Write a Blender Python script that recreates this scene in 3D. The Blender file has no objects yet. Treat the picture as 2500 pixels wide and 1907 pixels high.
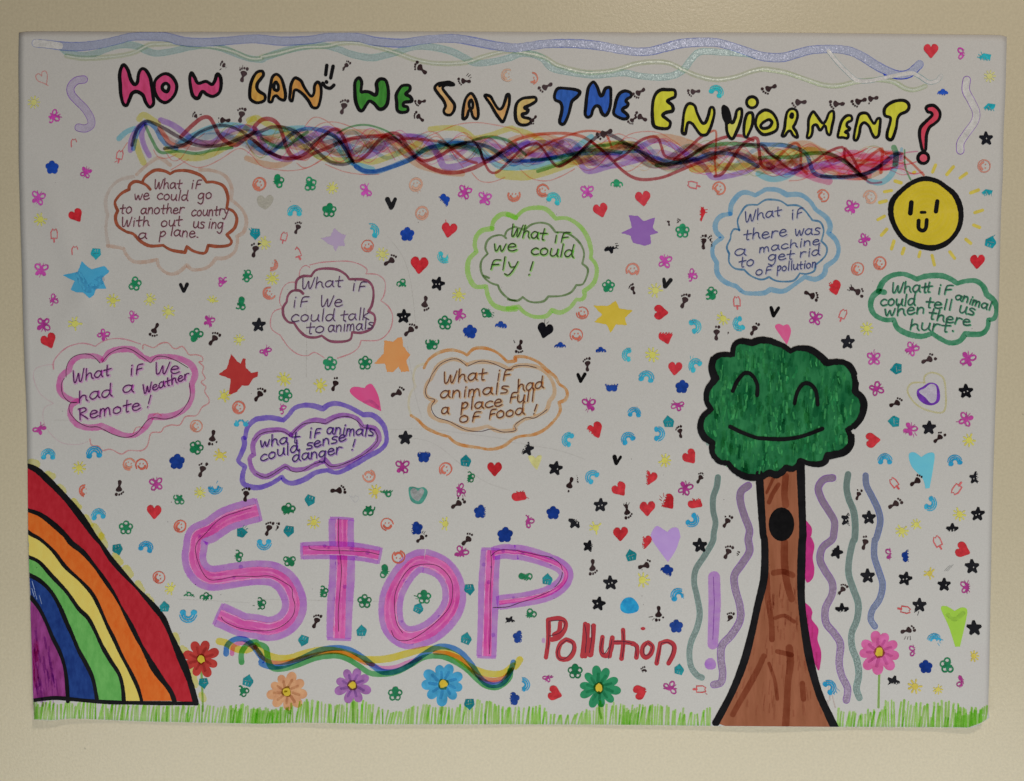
import bpy, math, random
from mathutils import Matrix, Vector
from mathutils.geometry import delaunay_2d_cdt
random.seed(7)
C = bpy.context.scene
COL = C.collection
# ------------------------------------------------------------------ camera, lamps, exposure
FPX, DIST, CZ = 1853.0, 0.657, 1.5
cam_data = bpy.data.cameras.new('camera'); cam = bpy.data.objects.new('camera', cam_data); COL.objects.link(cam)
cam_data.sensor_fit = 'HORIZONTAL'; cam_data.sensor_width = 36.0; cam_data.lens = 36.0*FPX/2500.0
cam_data.clip_start = 0.01; cam_data.clip_end = 50
ROT = Matrix.Rotation(math.radians(90-2.15), 3, 'X') @ Matrix.Rotation(math.radians(0.3), 3, 'Z')
CAM = Vector((0, -DIST, CZ))
cam.matrix_world = Matrix.Translation(CAM) @ ROT.to_4x4()
C.camera = cam
w = bpy.data.worlds.new('World'); C.world = w; w.use_nodes = True
w.node_tree.nodes['Background'].inputs[0].default_value = (1.0, 0.74, 0.56, 1)
w.node_tree.nodes['Background'].inputs[1].default_value = 0.025
def area(name, loc, target, size, power, col, size_y=None):
    d = bpy.data.lights.new(name, 'AREA'); d.size = size
    if size_y: d.shape = 'RECTANGLE'; d.size_y = size_y
    d.energy = power; d.color = col
    o = bpy.data.objects.new(name, d); COL.objects.link(o); o.location = loc
    o.rotation_euler = (Vector(target)-Vector(loc)).to_track_quat('-Z', 'Y').to_euler()
    return o
area('added_fill_strip', (0.10, -0.95, 0.62), (0.05, 0, 1.05), 2.4, 11.4, (0.97, 0.99, 0.975), 0.3)  # added strip lamp, low in front, brightens the poster towards its bottom
area('ceiling_lamp', (0.50, -1.10, 2.75), (0.10, 0, 1.2), 0.14, 9.6, (1.0, 0.90, 0.80))
C.view_settings.view_transform = 'Standard'; C.view_settings.look = 'None'
C.view_settings.exposure = 0.0; C.view_settings.gamma = 1.0
C.cycles.transparent_max_bounces = 96
C.cycles.max_bounces = 6

# ------------------------------------------------------------------ photo px -> the paper's surface
def lift(px, py):                        # how far the sheet stands off the wall, metres
    v = 0.12 + 0.55*max(0, py-80)/1700 + 0.32*math.sin(px/140.0+py/300.0)*min(1, max(0, py-80)/500) + 0.05*math.sin(px/310.0+0.6)*math.cos(py/420.0)
    v += min(1, max(0, py-60)/400)*(1.5+1.1*math.sin(py/105.0)+.5*math.sin(py/41.0))*math.exp(-max(px-46, 0)/110.0)
    v += (3.0+1.6*math.sin(px/150.0+2.2)+.6*math.sin(px/57.0))*math.exp(-max(1770-py, 0)/70.0)
    v += min(1, max(0, py-60)/900)*(0.3+.25*math.sin(py/90.0))*math.exp(-max(2440-px, 0)/90.0)
    v += 1.5*math.exp(-((px-0.35*(py-300)-60)/26.0)**2)*math.exp(-((py-640)/210.0)**2)
    v += 1.1*math.exp(-((px+0.5*(py-700)-210)/30.0)**2)*math.exp(-((py-720)/200.0)**2)
    v += 1.2*math.exp(-((px-0.25*(py-900)-1150)/60.0)**2)*math.exp(-((py-1500)/260.0)**2)
    v += 4.5*math.exp(-math.hypot(px-90, py-1757)/110.0) + 8.0*math.exp(-math.hypot(px-2420, py-1760)/80.0)
    d = v-0.34; v = 0.34+0.5*(d+math.sqrt(d*d+0.03))      # never into the wall
    return v*0.001
def P(px, py, off=0.0):
    d = ROT @ Vector(((px-1250)/FPX, -(py-953.5)/FPX, -1))
    t = (DIST-(lift(px, py)+off))/d.y
    return CAM + d*t
def T(t, x, y):                          # tile coordinates -> photo px
    return (int(t[0])*620 + x/3.442, (0, 400, 840, 1300)[int(t[1])] + y/3.442)
K = 1/3.442
def parse(s):                            # '@00 x,y x,y* ...'  '*' = cusp
    t = '00'; out = []
    for w_ in s.split():
        if w_[0] == '@': t = w_[1:]; continue
        c = w_.endswith('*'); w_ = w_.rstrip('*')
        x, y = w_.split(','); out.append((*T(t, float(x), float(y)), c))
    return out
def spline(pts, closed=False, step=3.0):
    """Catmull-Rom through the points; cusps split it"""
    n = len(pts)
    if n < 3 and not closed:
        segs = [pts]
    out = []
    def cr(a, b, c, d, k):
        m = max(2, int(math.dist(b[:2], c[:2])/step)+1)
        for i in range(m):
            t = i/m; t2 = t*t; t3 = t2*t
            out.append(tuple(0.5*((2*b[j])+(-a[j]+c[j])*t+(2*a[j]-5*b[j]+4*c[j]-d[j])*t2+(-a[j]+3*b[j]-3*c[j]+d[j])*t3) for j in (0, 1)))
    rng = range(n) if closed else range(n-1)
    for i in rng:
        b = pts[i]; c = pts[(i+1) % n]
        a = pts[i-1] if (closed or i > 0) else b
        d = pts[(i+2) % n] if (closed or i+2 < n) else c
        if len(b) > 2 and b[2]: a = b
        if len(c) > 2 and c[2]: d = c
        cr(a, b, c, d, i)
    if not closed: out.append(pts[-1][:2])
    return out
# ------------------------------------------------------------------ colour and ink
def lin(v):
    v /= 255.0
    return v/12.92 if v <= 0.04045 else ((v+0.055)/1.055)**2.4
PALB = (0.755, 0.750, 0.730)
REFS = ((100, (138, 129, 120)), (700, (157, 150, 140)), (1100, (170, 168, 161)), (1700, (180, 178, 172)))
def at_height(py):                       # how bright white paper is in the photo at this height; inks are matched against it
    global PAPER
    py = max(100, min(1700, round(py/200)*200))
    for (a, ca), (b, cb) in zip(REFS, REFS[1:]):
        if py <= b:
            f = (py-a)/(b-a); PAPER = tuple(lin(x+(y-x)*f) for x, y in zip(ca, cb)); return
at_height(700)
def albedo(c): return tuple(min(0.96, lin(v)/p*q) for v, p, q in zip(c, PAPER, PALB))
MATS = {}
def nodes(name):
    m = bpy.data.materials.new(name); m.use_nodes = True
    nt = m.node_tree; nt.nodes.clear(); return m, nt, nt.nodes, nt.links
def noise(nt, scale, stretch=(1, 1, 1), detail=3, rot=0, rough=0.6):
    tc = nt.nodes.new('ShaderNodeTexCoord'); mp = nt.nodes.new('ShaderNodeMapping'); nz = nt.nodes.new('ShaderNodeTexNoise')
    mp.inputs['Rotation'].default_value = (0, math.radians(rot), 0)
    mp.inputs['Scale'].default_value = stretch
    nz.inputs['Scale'].default_value = scale; nz.inputs['Detail'].default_value = detail; nz.inputs['Roughness'].default_value = rough
    nt.links.new(tc.outputs['Object'], mp.inputs[0]); nt.links.new(mp.outputs[0], nz.inputs[0])
    return nz
def rng(nt, src, a, b, lo, hi):
    n = nt.nodes.new('ShaderNodeMapRange'); n.inputs[1].default_value = a; n.inputs[2].default_value = b
    n.inputs[3].default_value = lo; n.inputs[4].default_value = hi; nt.links.new(src, n.inputs[0]); return n.outputs[0]
def mixc(nt, fac, a, b, mode='MIX'):
    n = nt.nodes.new('ShaderNodeMix'); n.data_type = 'RGBA'; n.blend_type = mode
    if isinstance(fac, (int, float)): n.inputs[0].default_value = fac
    else: nt.links.new(fac, n.inputs[0])
    for i, v in ((6, a), (7, b)):
        if isinstance(v, tuple): n.inputs[i].default_value = (*v[:3], 1)
        else: nt.links.new(v, n.inputs[i])
    return n.outputs[2]
def ink(c, kind='solid', var=0.25, scale=160, stretch=(1, 1, 1), rot=0, c2=None, rough=0.55):
    """kind: solid = pigment that covers; wash = see-through felt pen; glitter = metallic gel"""
    def ds(q, f):
        g = .3*q[0]+.55*q[1]+.15*q[2]; return tuple(v+(g-v)*f for v in q)
    c = ds(c, .05 if kind == 'wash' else .0); c2 = ds(tuple(.5*u+.5*v for u, v in zip(c, c2)), .0) if c2 else None
    key = (PAPER, c, kind, var, scale, stretch, rot, c2)
    if key in MATS: return MATS[key]
    m, nt, N, L = nodes('%s_ink_%d' % (kind, len(MATS)))
    out = N.new('ShaderNodeOutputMaterial')
    n1 = noise(nt, scale, stretch, 4, rot)
    if kind == 'wash':
        t = tuple(min(1.0, max(0.004, lin(v)/p))**0.5 for v, p in zip(c, PAPER))
        lo = tuple(v**(1-var) for v in t); hi = tuple(v**(1+var) for v in t)
        f = rng(nt, n1.outputs[0], 0.3, 0.7, 0, 1)
        col = mixc(nt, f, lo, hi)
        b = N.new('ShaderNodeBsdfTransparent'); L.new(col, b.inputs[0]); L.new(b.outputs[0], out.inputs[0])
    else:
        a = albedo(c)
        if c2: lo = albedo(c2)
        else: lo = tuple(min(.95, v*(1+var)+0.01*var) for v in a)
        hi = tuple(v*(1-var) for v in a)
        f = rng(nt, n1.outputs[0], 0.32, 0.68, 0, 1)
        col = mixc(nt, f, lo, hi if not c2 else a)
        b = N.new('ShaderNodeBsdfPrincipled'); L.new(col, b.inputs['Base Color']); b.inputs['Roughness'].default_value = rough
        b.inputs['Specular IOR Level'].default_value = 0.06
        if kind == 'glitter':
            b.inputs['Metallic'].default_value = 0.12; b.inputs['Roughness'].default_value = 0.36
            b.inputs['Specular IOR Level'].default_value = 0.5
            tc = N.new('ShaderNodeTexCoord'); vo = N.new('ShaderNodeTexVoronoi'); vo.inputs['Scale'].default_value = 1500
            L.new(tc.outputs['Object'], vo.inputs['Vector'])
            sp = rng(nt, noise(nt, 1300, (1, 1, 1), 2).outputs[0], 0.40, 0.68, 0.93, 1.12)
            col2 = mixc(nt, 1.0, col, sp, 'MULTIPLY'); L.new(col2, b.inputs['Base Color'])
            sub = N.new('ShaderNodeVectorMath'); sub.operation = 'SUBTRACT'; sub.inputs[1].default_value = (.5, .5, .5)
            L.new(vo.outputs['Color'], sub.inputs[0])
            sc = N.new('ShaderNodeVectorMath'); sc.operation = 'SCALE'; sc.inputs['Scale'].default_value = 0.22
            L.new(sub.outputs[0], sc.inputs[0])
            ge = N.new('ShaderNodeNewGeometry'); ad = N.new('ShaderNodeVectorMath'); ad.operation = 'ADD'
            L.new(ge.outputs['Normal'], ad.inputs[0]); L.new(sc.outputs[0], ad.inputs[1])
            no = N.new('ShaderNodeVectorMath'); no.operation = 'NORMALIZE'; L.new(ad.outputs[0], no.inputs[0])
            L.new(no.outputs[0], b.inputs['Normal'])
        L.new(b.outputs[0], out.inputs[0])
    MATS[key] = m; return m
def wash(*c, **k): return ink(c, 'wash', **k)
def solid(*c, **k): return ink(c, 'solid', **k)
def shine(*c, **k):  # gloss plus a pale base colour that paints in metallic sheen
    m = ink(c, 'glitter', rough=.3, **k)
    for n in m.node_tree.nodes:
        if n.type == 'BSDF_PRINCIPLED': n.inputs['Metallic'].default_value = 0.0; n.inputs['Roughness'].default_value = 0.34; n.inputs['Specular IOR Level'].default_value = 1.0
    return m
def glit(*c, **k): return ink(c, 'glitter', **k)
# ------------------------------------------------------------------ the sheet's edges in photo px
def tpts(s): return [(p[0], p[1]) for p in parse(s)]
EL = [(46, 80), (45, 160), (46, 260), (46, 400), (49, 520), (53, 640), (56, 760), (60, 880), (65, 1010), (67, 1150), (68, 1300), (72, 1430), (76, 1560), (80, 1690), (83, 1757)]
ER = [(2458, 90), (2455, 220), (2450, 330), (2449, 420), (2444, 520), (2440, 690), (2435, 865), (2430, 1010), (2425, 1160), (2421, 1316), (2418, 1480), (2415, 1640), (2413, 1720), (2415, 1753)]
ET = [(46, 80), (75, 77), (200, 77), (400, 78), (700, 78), (1000, 77), (1250, 78), (1500, 79), (1545, 81), (1600, 79), (1900, 80), (2100, 82), (2300, 84), (2440, 86), (2458, 90)]
EB = [(83, 1757), (128, 1759), (176, 1755), (260, 1758), (350, 1762), (500, 1765), (640, 1768), (730, 1765), (800, 1766), (950, 1769), (1250, 1769), (1500, 1770), (1740, 1773), (2000, 1775), (2250, 1776), (2365, 1777), (2395, 1766), (2415, 1753)]
def along(poly, n):
    sp = spline([(*p, False) for p in poly], step=4)
    acc = [0]
    for a, b in zip(sp, sp[1:]): acc.append(acc[-1]+math.dist(a, b))
    out = []; j = 0
    for i in range(n+1):
        s = acc[-1]*i/n
        while j < len(acc)-2 and acc[j+1] < s: j += 1
        f = (s-acc[j])/max(1e-9, acc[j+1]-acc[j]); f = max(0, min(1, f))
        out.append((sp[j][0]+(sp[j+1][0]-sp[j][0])*f, sp[j][1]+(sp[j+1][1]-sp[j][1])*f))
    return out
def edge_val(poly, s, ax):
    for a, b in zip(poly, poly[1:]):
        if a[ax] <= s <= b[ax]:
            f = (s-a[ax])/(b[ax]-a[ax]); return a[1-ax]+(b[1-ax]-a[1-ax])*f
    return poly[0][1-ax] if s < poly[0][ax] else poly[-1][1-ax]
def clampin(px, py):                     # ink stops at the edge of the sheet
    yb = edge_val(EB, px, 0)-0.6; yt = edge_val(ET, px, 0)+0.6
    py = min(py, yb) if py > 900 else max(py, yt)
    xl = edge_val(EL, py, 1)+0.6; xr = edge_val(ER, py, 1)-0.6
    return max(xl, min(xr, px)), py
# ------------------------------------------------------------------ mesh of ink on the sheet
class Ink:
    def __init__(s, level=1.0): s.v = []; s.f = []; s.mi = []; s.m = []; s.off = 0.00004+level*0.00003; s.k = 0
    def lay(s): return min(s.k, 12)*6e-6+max(0, s.k-12)*3e-7
    def mid(s, m):
        if m not in s.m: s.m.append(m)
        return s.m.index(m)
    def add(s, p, off):
        p = clampin(*p); s.v.append(P(p[0], p[1], off)); return len(s.v)-1
    def line(s, path, width, m, offset=0.0, taper=0.0, wob=0.06, cap=True, wf=None):
        """felt-pen line: a ribbon with round ends and a slightly uneven width (photo px)"""
        if len(path) < 2: return
        mi = s.mid(m); s.k += 1; off = s.off+s.lay()
        n = len(path); ph = random.uniform(0, 6); pa = None
        L = [0]
        for a, b in zip(path, path[1:]): L.append(L[-1]+math.dist(a, b))
        tot = L[-1] or 1
        rows = []
        for i, p in enumerate(path):
            a = path[max(0, i-1)]; b = path[min(n-1, i+1)]
            dx, dy = b[0]-a[0], b[1]-a[1]; d = math.hypot(dx, dy) or 1; dx /= d; dy /= d
            h = width/2*(1+wob*math.sin(L[i]/(width*1.7+3)+ph)+wob*0.6*random.uniform(-1, 1))
            if wf: h *= wf(L[i]/tot)
            if taper: h *= min(1, 0.35+L[i]/(tot*taper+.01), 0.35+(tot-L[i])/(tot*taper+.01))
            ox, oy = -dy*offset, dx*offset
            q = (p[0]+ox, p[1]+oy)
            o = off+i*4e-8
            rows.append((s.add((q[0]-dy*h, q[1]+dx*h), o), s.add((q[0]+dy*h, q[1]-dx*h), o), q, (dx, dy), h, o, s.add(q, o) if width > 9 else None))
        for r0, r1 in zip(rows, rows[1:]):
            if r0[6] is None: s.f.append((r0[0], r0[1], r1[1], r1[0])); s.mi.append(mi)
            else: s.f += [(r0[0], r0[6], r1[6], r1[0]), (r0[6], r0[1], r1[1], r1[6])]; s.mi += [mi, mi]
        if cap:
            for r, sg in ((rows[0], -1), (rows[-1], 1)):
                q, (dx, dy), h, o = r[2], r[3], r[4], r[5]; c = s.add(q, o); prev = r[0]
                for j in range(1, 6):
                    a = math.pi*j/6
                    vx = -dy*math.cos(a)*h+sg*dx*math.sin(a)*h; vy = dx*math.cos(a)*h+sg*dy*math.sin(a)*h
                    nv = s.add((q[0]+vx, q[1]+vy), o); s.f.append((c, prev, nv)); s.mi.append(mi); prev = nv
                s.f.append((c, prev, r[1])); s.mi.append(mi)
    def fill(s, polys, m, grid=14, cut=None):
        """filled shape(s), even-odd, with inner points so that it follows the sheet"""
        mi = s.mid(m); s.k += 1; off = s.off+s.lay()
        pts = []; edges = []
        for poly in polys:
            b = len(pts); pts += [Vector(p[:2]) for p in poly]
            edges += [(b+i, b+(i+1) % len(poly)) for i in range(len(poly))]
        x0 = min(p.x for p in pts); x1 = max(p.x for p in pts); y0 = min(p.y for p in pts); y1 = max(p.y for p in pts)
        def inside(x, y):
            c = False
            for poly in polys:
                n = len(poly); j = n-1
                for i in range(n):
                    xi, yi = poly[i][0], poly[i][1]; xj, yj = poly[j][0], poly[j][1]
                    if (yi > y) != (yj > y) and x < (xj-xi)*(y-yi)/(yj-yi)+xi: c = not c
                    j = i
            return c
        y = y0+grid/2
        while y < y1:
            x = x0+grid/2
            while x < x1:
                if inside(x, y): pts.append(Vector((x+random.uniform(-1, 1)*grid*.1, y)))
                x += grid
            y += grid
        V, E, F = delaunay_2d_cdt(pts, edges, [], 0, 1e-4)[:3]
        idx = {}
        for f in F:
            cx = sum(V[i].x for i in f)/len(f); cy = sum(V[i].y for i in f)/len(f)
            if not inside(cx, cy): continue
            if cut and not cut(cx, cy): continue
            for i in f:
                if i not in idx: idx[i] = s.add((V[i].x, V[i].y), off)
            s.f.append(tuple(idx[i] for i in f)); s.mi.append(mi)
    def dot(s, x, y, r, m, ry=None, n=10, wob=0.1):
        ry = ry or r
        s.fill([[(x+r*math.cos(a*6.2832/n)*(1+random.uniform(-wob, wob)), y+ry*math.sin(a*6.2832/n)*(1+random.uniform(-wob, wob))) for a in range(n)]], m, grid=max(8, r))
    def build(s, name, parent=None, label=None, kind=None):
        me = bpy.data.meshes.new(name); me.from_pydata(s.v, [], s.f)
        for m in s.m: me.materials.append(m)
        me.polygons.foreach_set('material_index', s.mi)
        # face every ink polygon to the viewer side (-Y)
        me.update()
        flip = [p.index for p in me.polygons if p.normal.y > 0]
        for i in flip: me.polygons[i].flip()
        o = bpy.data.objects.new(name, me); COL.objects.link(o)
        if parent: o.parent = parent
        if label: o['label'] = label
        if kind: o['kind'] = kind
        return o
def group(name, parent, label=None):
    o = bpy.data.objects.new(name, None); COL.objects.link(o); o.parent = parent; o.empty_display_size = 0.02
    if label: o['label'] = label
    return o
# ------------------------------------------------------------------ wall
def wall():
    m, nt, N, L = nodes('painted_wall'); out = N.new('ShaderNodeOutputMaterial'); b = N.new('ShaderNodeBsdfPrincipled')
    n1 = noise(nt, 3.0, (1, 1, 1), 4); f = rng(nt, n1.outputs[0], 0.3, 0.7, 0, 1)
    col = mixc(nt, f, (0.76, 0.68, 0.49), (0.80, 0.72, 0.52))
    n3 = noise(nt, 420, (1, 1, 1), 3); f3 = rng(nt, n3.outputs[0], 0.3, 0.7, 0.93, 1.05)
    col = mixc(nt, 1.0, col, f3, 'MULTIPLY')
    n4 = noise(nt, 75, (1, 1, 1), 2, rot=20); f4 = rng(nt, n4.outputs[0], 0.755, 0.785, 1.0, 0.55)
    col = mixc(nt, 1.0, col, f4, 'MULTIPLY')
    L.new(col, b.inputs['Base Color']); b.inputs['Roughness'].default_value = 0.33; b.inputs['Specular IOR Level'].default_value = 0.42
    n2 = noise(nt, 420, (1, 1, 1), 4, rough=0.65); n5 = noise(nt, 45, (1, 1, 1), 3)
    ad = N.new('ShaderNodeMath'); ad.operation = 'ADD'; L.new(n2.outputs[0], ad.inputs[0])
    L.new(rng(nt, n5.outputs[0], 0, 1, 0, 0.7), ad.inputs[1])
    bp = N.new('ShaderNodeBump'); bp.inputs['Strength'].default_value = 0.22; bp.inputs['Distance'].default_value = 0.0011
    L.new(ad.outputs[0], bp.inputs['Height']); L.new(bp.outputs[0], b.inputs['Normal']); L.new(b.outputs[0], out.inputs[0])
    me = bpy.data.meshes.new('wall')
    X, Z0, Z1, D = 2.2, 0.0, 3.0, 0.1
    v = [(-X, 0, Z0), (X, 0, Z0), (X, 0, Z1), (-X, 0, Z1), (-X, D, Z0), (X, D, Z0), (X, D, Z1), (-X, D, Z1)]
    me.from_pydata(v, [], [(0, 1, 2, 3), (5, 4, 7, 6), (4, 0, 3, 7), (1, 5, 6, 2), (3, 2, 6, 7), (4, 5, 1, 0)]); me.materials.append(m)
    o = bpy.data.objects.new('wall', me); COL.objects.link(o); o['kind'] = 'structure'
    return o
wall()
# ------------------------------------------------------------------ the poster
poster = bpy.data.objects.new('poster', None); COL.objects.link(poster); poster.location = (0, 0, 0)
poster['label'] = 'hand drawn white paper poster about saving the environment stuck flat on the beige wall'
poster['category'] = 'poster'
def sheet():
    m, nt, N, L = nodes('cartridge_paper'); out = N.new('ShaderNodeOutputMaterial'); b = N.new('ShaderNodeBsdfPrincipled')
    f = rng(nt, noise(nt, 5, (1, 1, 1), 3).outputs[0], 0.3, 0.7, 0, 1)
    col = mixc(nt, f, (0.745, 0.74, 0.72), (0.77, 0.765, 0.745))
    g = rng(nt, noise(nt, 900, (1, 1, 1), 2).outputs[0], 0.3, 0.7, 0.95, 1.03)
    col = mixc(nt, 1.0, col, g, 'MULTIPLY')
    # pink felt-pen smears rubbed into the paper
    sm = rng(nt, noise(nt, 7, (1, 1, 1), 2, rot=35).outputs[0], 0.60, 0.78, 0, 0.5)
    col = mixc(nt, sm, col, (0.72, 0.66, 0.69))
    L.new(col, b.inputs['Base Color']); b.inputs['Roughness'].default_value = 0.7; b.inputs['Specular IOR Level'].default_value = 0.2
    bp = N.new('ShaderNodeBump'); bp.inputs['Strength'].default_value = 0.25; bp.inputs['Distance'].default_value = 0.0006
    L.new(noise(nt, 160, (1, 1, 1), 4).outputs[0], bp.inputs['Height']); L.new(bp.outputs[0], b.inputs['Normal'])
    L.new(b.outputs[0], out.inputs[0])
    nu, nv = 150, 106
    t = along(ET, nu); bt = along(EB, nu); l = along(EL, nv); r = along(ER, nv)
    v = []
    for j in range(nv+1):
        fv = j/nv
        for i in range(nu+1):
            fu = i/nu
            p = [(1-fv)*t[i][k]+fv*bt[i][k]+(1-fu)*l[j][k]+fu*r[j][k]-((1-fu)*(1-fv)*t[0][k]+fu*(1-fv)*t[-1][k]+(1-fu)*fv*bt[0][k]+fu*fv*bt[-1][k]) for k in (0, 1)]
            v.append(P(p[0], p[1]))
    f = [(j*(nu+1)+i, (j+1)*(nu+1)+i, (j+1)*(nu+1)+i+1, j*(nu+1)+i+1) for j in range(nv) for i in range(nu)]
    me = bpy.data.meshes.new('paper_sheet'); me.from_pydata(v, [], f); me.materials.append(m)
    me.polygons.foreach_set('use_smooth', [True]*len(f))
    o = bpy.data.objects.new('paper_sheet', me); COL.objects.link(o); o.parent = poster
    so = o.modifiers.new('thickness', 'SOLIDIFY'); so.thickness = 0.00022; so.offset = -1
    return o
sheet()
at_height(900)
BLACK = solid(15, 14, 15, var=0.3, scale=60)
PEN = solid(50, 28, 40, var=0.2)
# ------------------------------------------------------------------ silver braid along the top
at_height(120)
def braid(name, items, level, label=None, kind=None):
    I = Ink(level)
    for width, m, s in items:
        I.line(spline(parse(s), step=5), width*K, m)
    return I.build(name, poster, label, kind)
s_blue = '@00 300,363 400,372 500,385 600,392 700,390 850,370 1000,335 1100,310 1240,305 1400,312 1500,340 1600,355 1750,355 1900,345 2100,328 @10 60,330 200,345 330,345 480,335 600,315 720,312 870,315 1000,345 1120,358 1260,362 1400,340 1560,325 1700,325 1850,350 2000,380 2130,398 @20 80,402 200,385 320,370 480,365 650,372 800,390 950,418 1080,435 1200,430 1320,400 1450,368 1600,355 1750,358 1880,390 2000,430 2100,465 @30 60,482 180,482 300,450 420,420 600,412 740,430 850,480 960,550 1060,600 1150,630 1230,620 1290,575 1325,540'
s_green = '@00 520,400 570,440 680,465 800,450 900,410 1000,380 1100,378 1180,400 1240,430 1320,448 1450,430 1600,395 1720,380 1850,400 1980,450 2090,490 2200,500 @10 100,480 250,430 400,395 560,380 700,410 800,450 900,475 1000,485 1100,465 1200,440 1300,405 1400,390 1520,400 1650,430 1780,490 1860,530 2000,520 2150,485 @20 100,450 200,455 290,490 350,560 420,590 600,620 750,630 900,615 1000,615 1120,640 1280,650 1400,630 1480,580 1540,500 1620,435 1800,440 2000,450 2100,470'
s_green2 = '@30 560,430 640,530 730,620 800,675 900,680 1000,660 1100,640 1250,615 1320,640 1400,690 1470,680 1505,640'
s_pale = '@00 560,470 700,490 900,480 1100,450 1250,380 1350,370 1500,370 1650,385 1800,395 1950,430 2100,490 2200,490 @10 60,480 200,450 400,400 600,390 750,360 900,365 1050,400 1200,445 1350,500 1500,530 1650,535 1800,520 1950,470 2130,430 @20 150,445 300,480 420,550 600,600 720,610 900,590 1060,540 1200,520 1350,530 1480,590 1600,640 1750,670 1900,650 2050,600 2150,580 @30 60,585 200,610 380,670 520,715 650,720 780,690 950,670 1100,685 1200,740 1280,755 1375,725'
SB = glit(124, 122, 132, var=.12, c2=(112, 110, 120)); SBE = wash(92, 94, 126, var=.3)
SG = glit(124, 130, 124, var=.12, c2=(112, 120, 112)); SGE = wash(100, 118, 114, var=.3)
SP = glit(148, 145, 130, var=.12, c2=(140, 136, 120)); SPE = wash(150, 148, 126, var=.1)
braid('silver_green_wave', [(58, wash(112, 124, 116, var=.3), s_green), (38, SGE, s_green2), (46, SG, s_green), (30, SG, s_green2)], 2.0)
braid('silver_cream_wave', [(44, wash(128, 124, 104, var=.4), s_pale), (14, SP, s_pale)], 2.6)
I = Ink(2.9)
pth = spline(parse('@30 ' + '0,585 200,615 380,675 520,720 650,725 780,695 950,675 1100,690 1200,742 1280,758 1370,725'), step=5)
I.line(pth, 8, SP); I.build('silver_cream_tail', poster)
braid('silver_blue_wave', [(74, SBE, s_blue), (62, SB, s_blue)], 3.2)
I = Ink(3.6)  # metallic sheen painted as pale strips along the silver waves
I.line(spline(parse('@30 1050,608 1150,632 1230,622 1290,577 1325,542'), step=4), 20, solid(35, 55, 120))  # dark blue ink rim at the end of the wave
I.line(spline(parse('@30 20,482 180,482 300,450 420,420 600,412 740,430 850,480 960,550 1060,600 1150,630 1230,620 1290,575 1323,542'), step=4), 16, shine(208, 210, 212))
I.build('painted_highlight', poster); I = Ink(3.6); I.line(spline(parse('@00 302,363 400,372 500,386'), step=4), 18.5, shine(200, 200, 202)); I.build('painted_highlight', poster); I = Ink(5)
I.line(spline(parse(s_green2), step=4), 9, shine(174, 180, 176)); I.build('painted_highlight', poster)
# glitter squiggles beside the lettering and the tree
def squiggle(s, width, core, edge, e=10):
    I = Ink(2.5); p = spline(parse(s), step=4); I.line(p, (width)*K, edge, wob=.03); I.line(p, (width-e)*K, core, wob=.02)
    return I.build('glitter_squiggle', poster)
GP, GPE = glit(142, 128, 136, c2=(126, 112, 122)), solid(98, 62, 118)
squiggle('@00 705,668 640,680 595,730 600,790 650,850 710,910 760,990 765,1050 715,1080 660,1072', 66, GP, GPE)
squiggle('@30 1722,672 1715,760 1760,850 1800,940 1790,1020 1720,1120 1670,1200 1668,1265', 68, shine(212, 208, 212), GPE)  # pale core colour holds painted silver sheen
at_height(1450)
GG = glit(104, 120, 114, c2=(88, 104, 98)); GGE = solid(92, 130, 122)
GV = glit(128, 110, 130, c2=(110, 94, 116)); GVE = solid(120, 82, 148)
squiggle('@22 1765,1120 1755,1200 1725,1290 1725,1400 1745,1500 1730,1590 @23 1720,80 1650,200 1580,310 1565,420 1590,540 1612,680 1590,800 1540,920 1525,1020 1540,1130 1590,1200 1630,1220', 50, GG, GGE, 6)
squiggle('@22 2020,1190 1960,1240 1955,1330 1990,1450 2030,1560 @23 2020,60 2030,160 1970,260 1905,360 1910,470 1950,620 1950,740 1880,860 1800,950 1790,1060 1805,1180 1790,1260 1730,1280', 64, GV, GVE)
squiggle('@32 595,1125 520,1140 475,1210 500,1300 560,1400 610,1490 605,1590 @33 590,60 510,130 490,230 530,320 590,420 590,520 535,640 540,760 610,850 660,940 650,1090 670,1200 720,1310 710,1410', 62, GV, GVE)
squiggle('@32 725,1095 712,1200 730,1300 770,1400 785,1520 780,1640 @33 765,80 735,220 730,350 770,480 810,600 800,730 755,850 760,970 800,1080 815,1200 795,1310 820,1390', 56, GG, GGE, 6)
squiggle('@32 872,1105 880,1190 930,1290 980,1400 995,1500 960,1640 @33 950,60 945,200 985,330 1015,440 990,560 930,650 915,730 950,790', 54, glit(108, 116, 138, c2=(94, 102, 126)), solid(84, 98, 148), 10)
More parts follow.
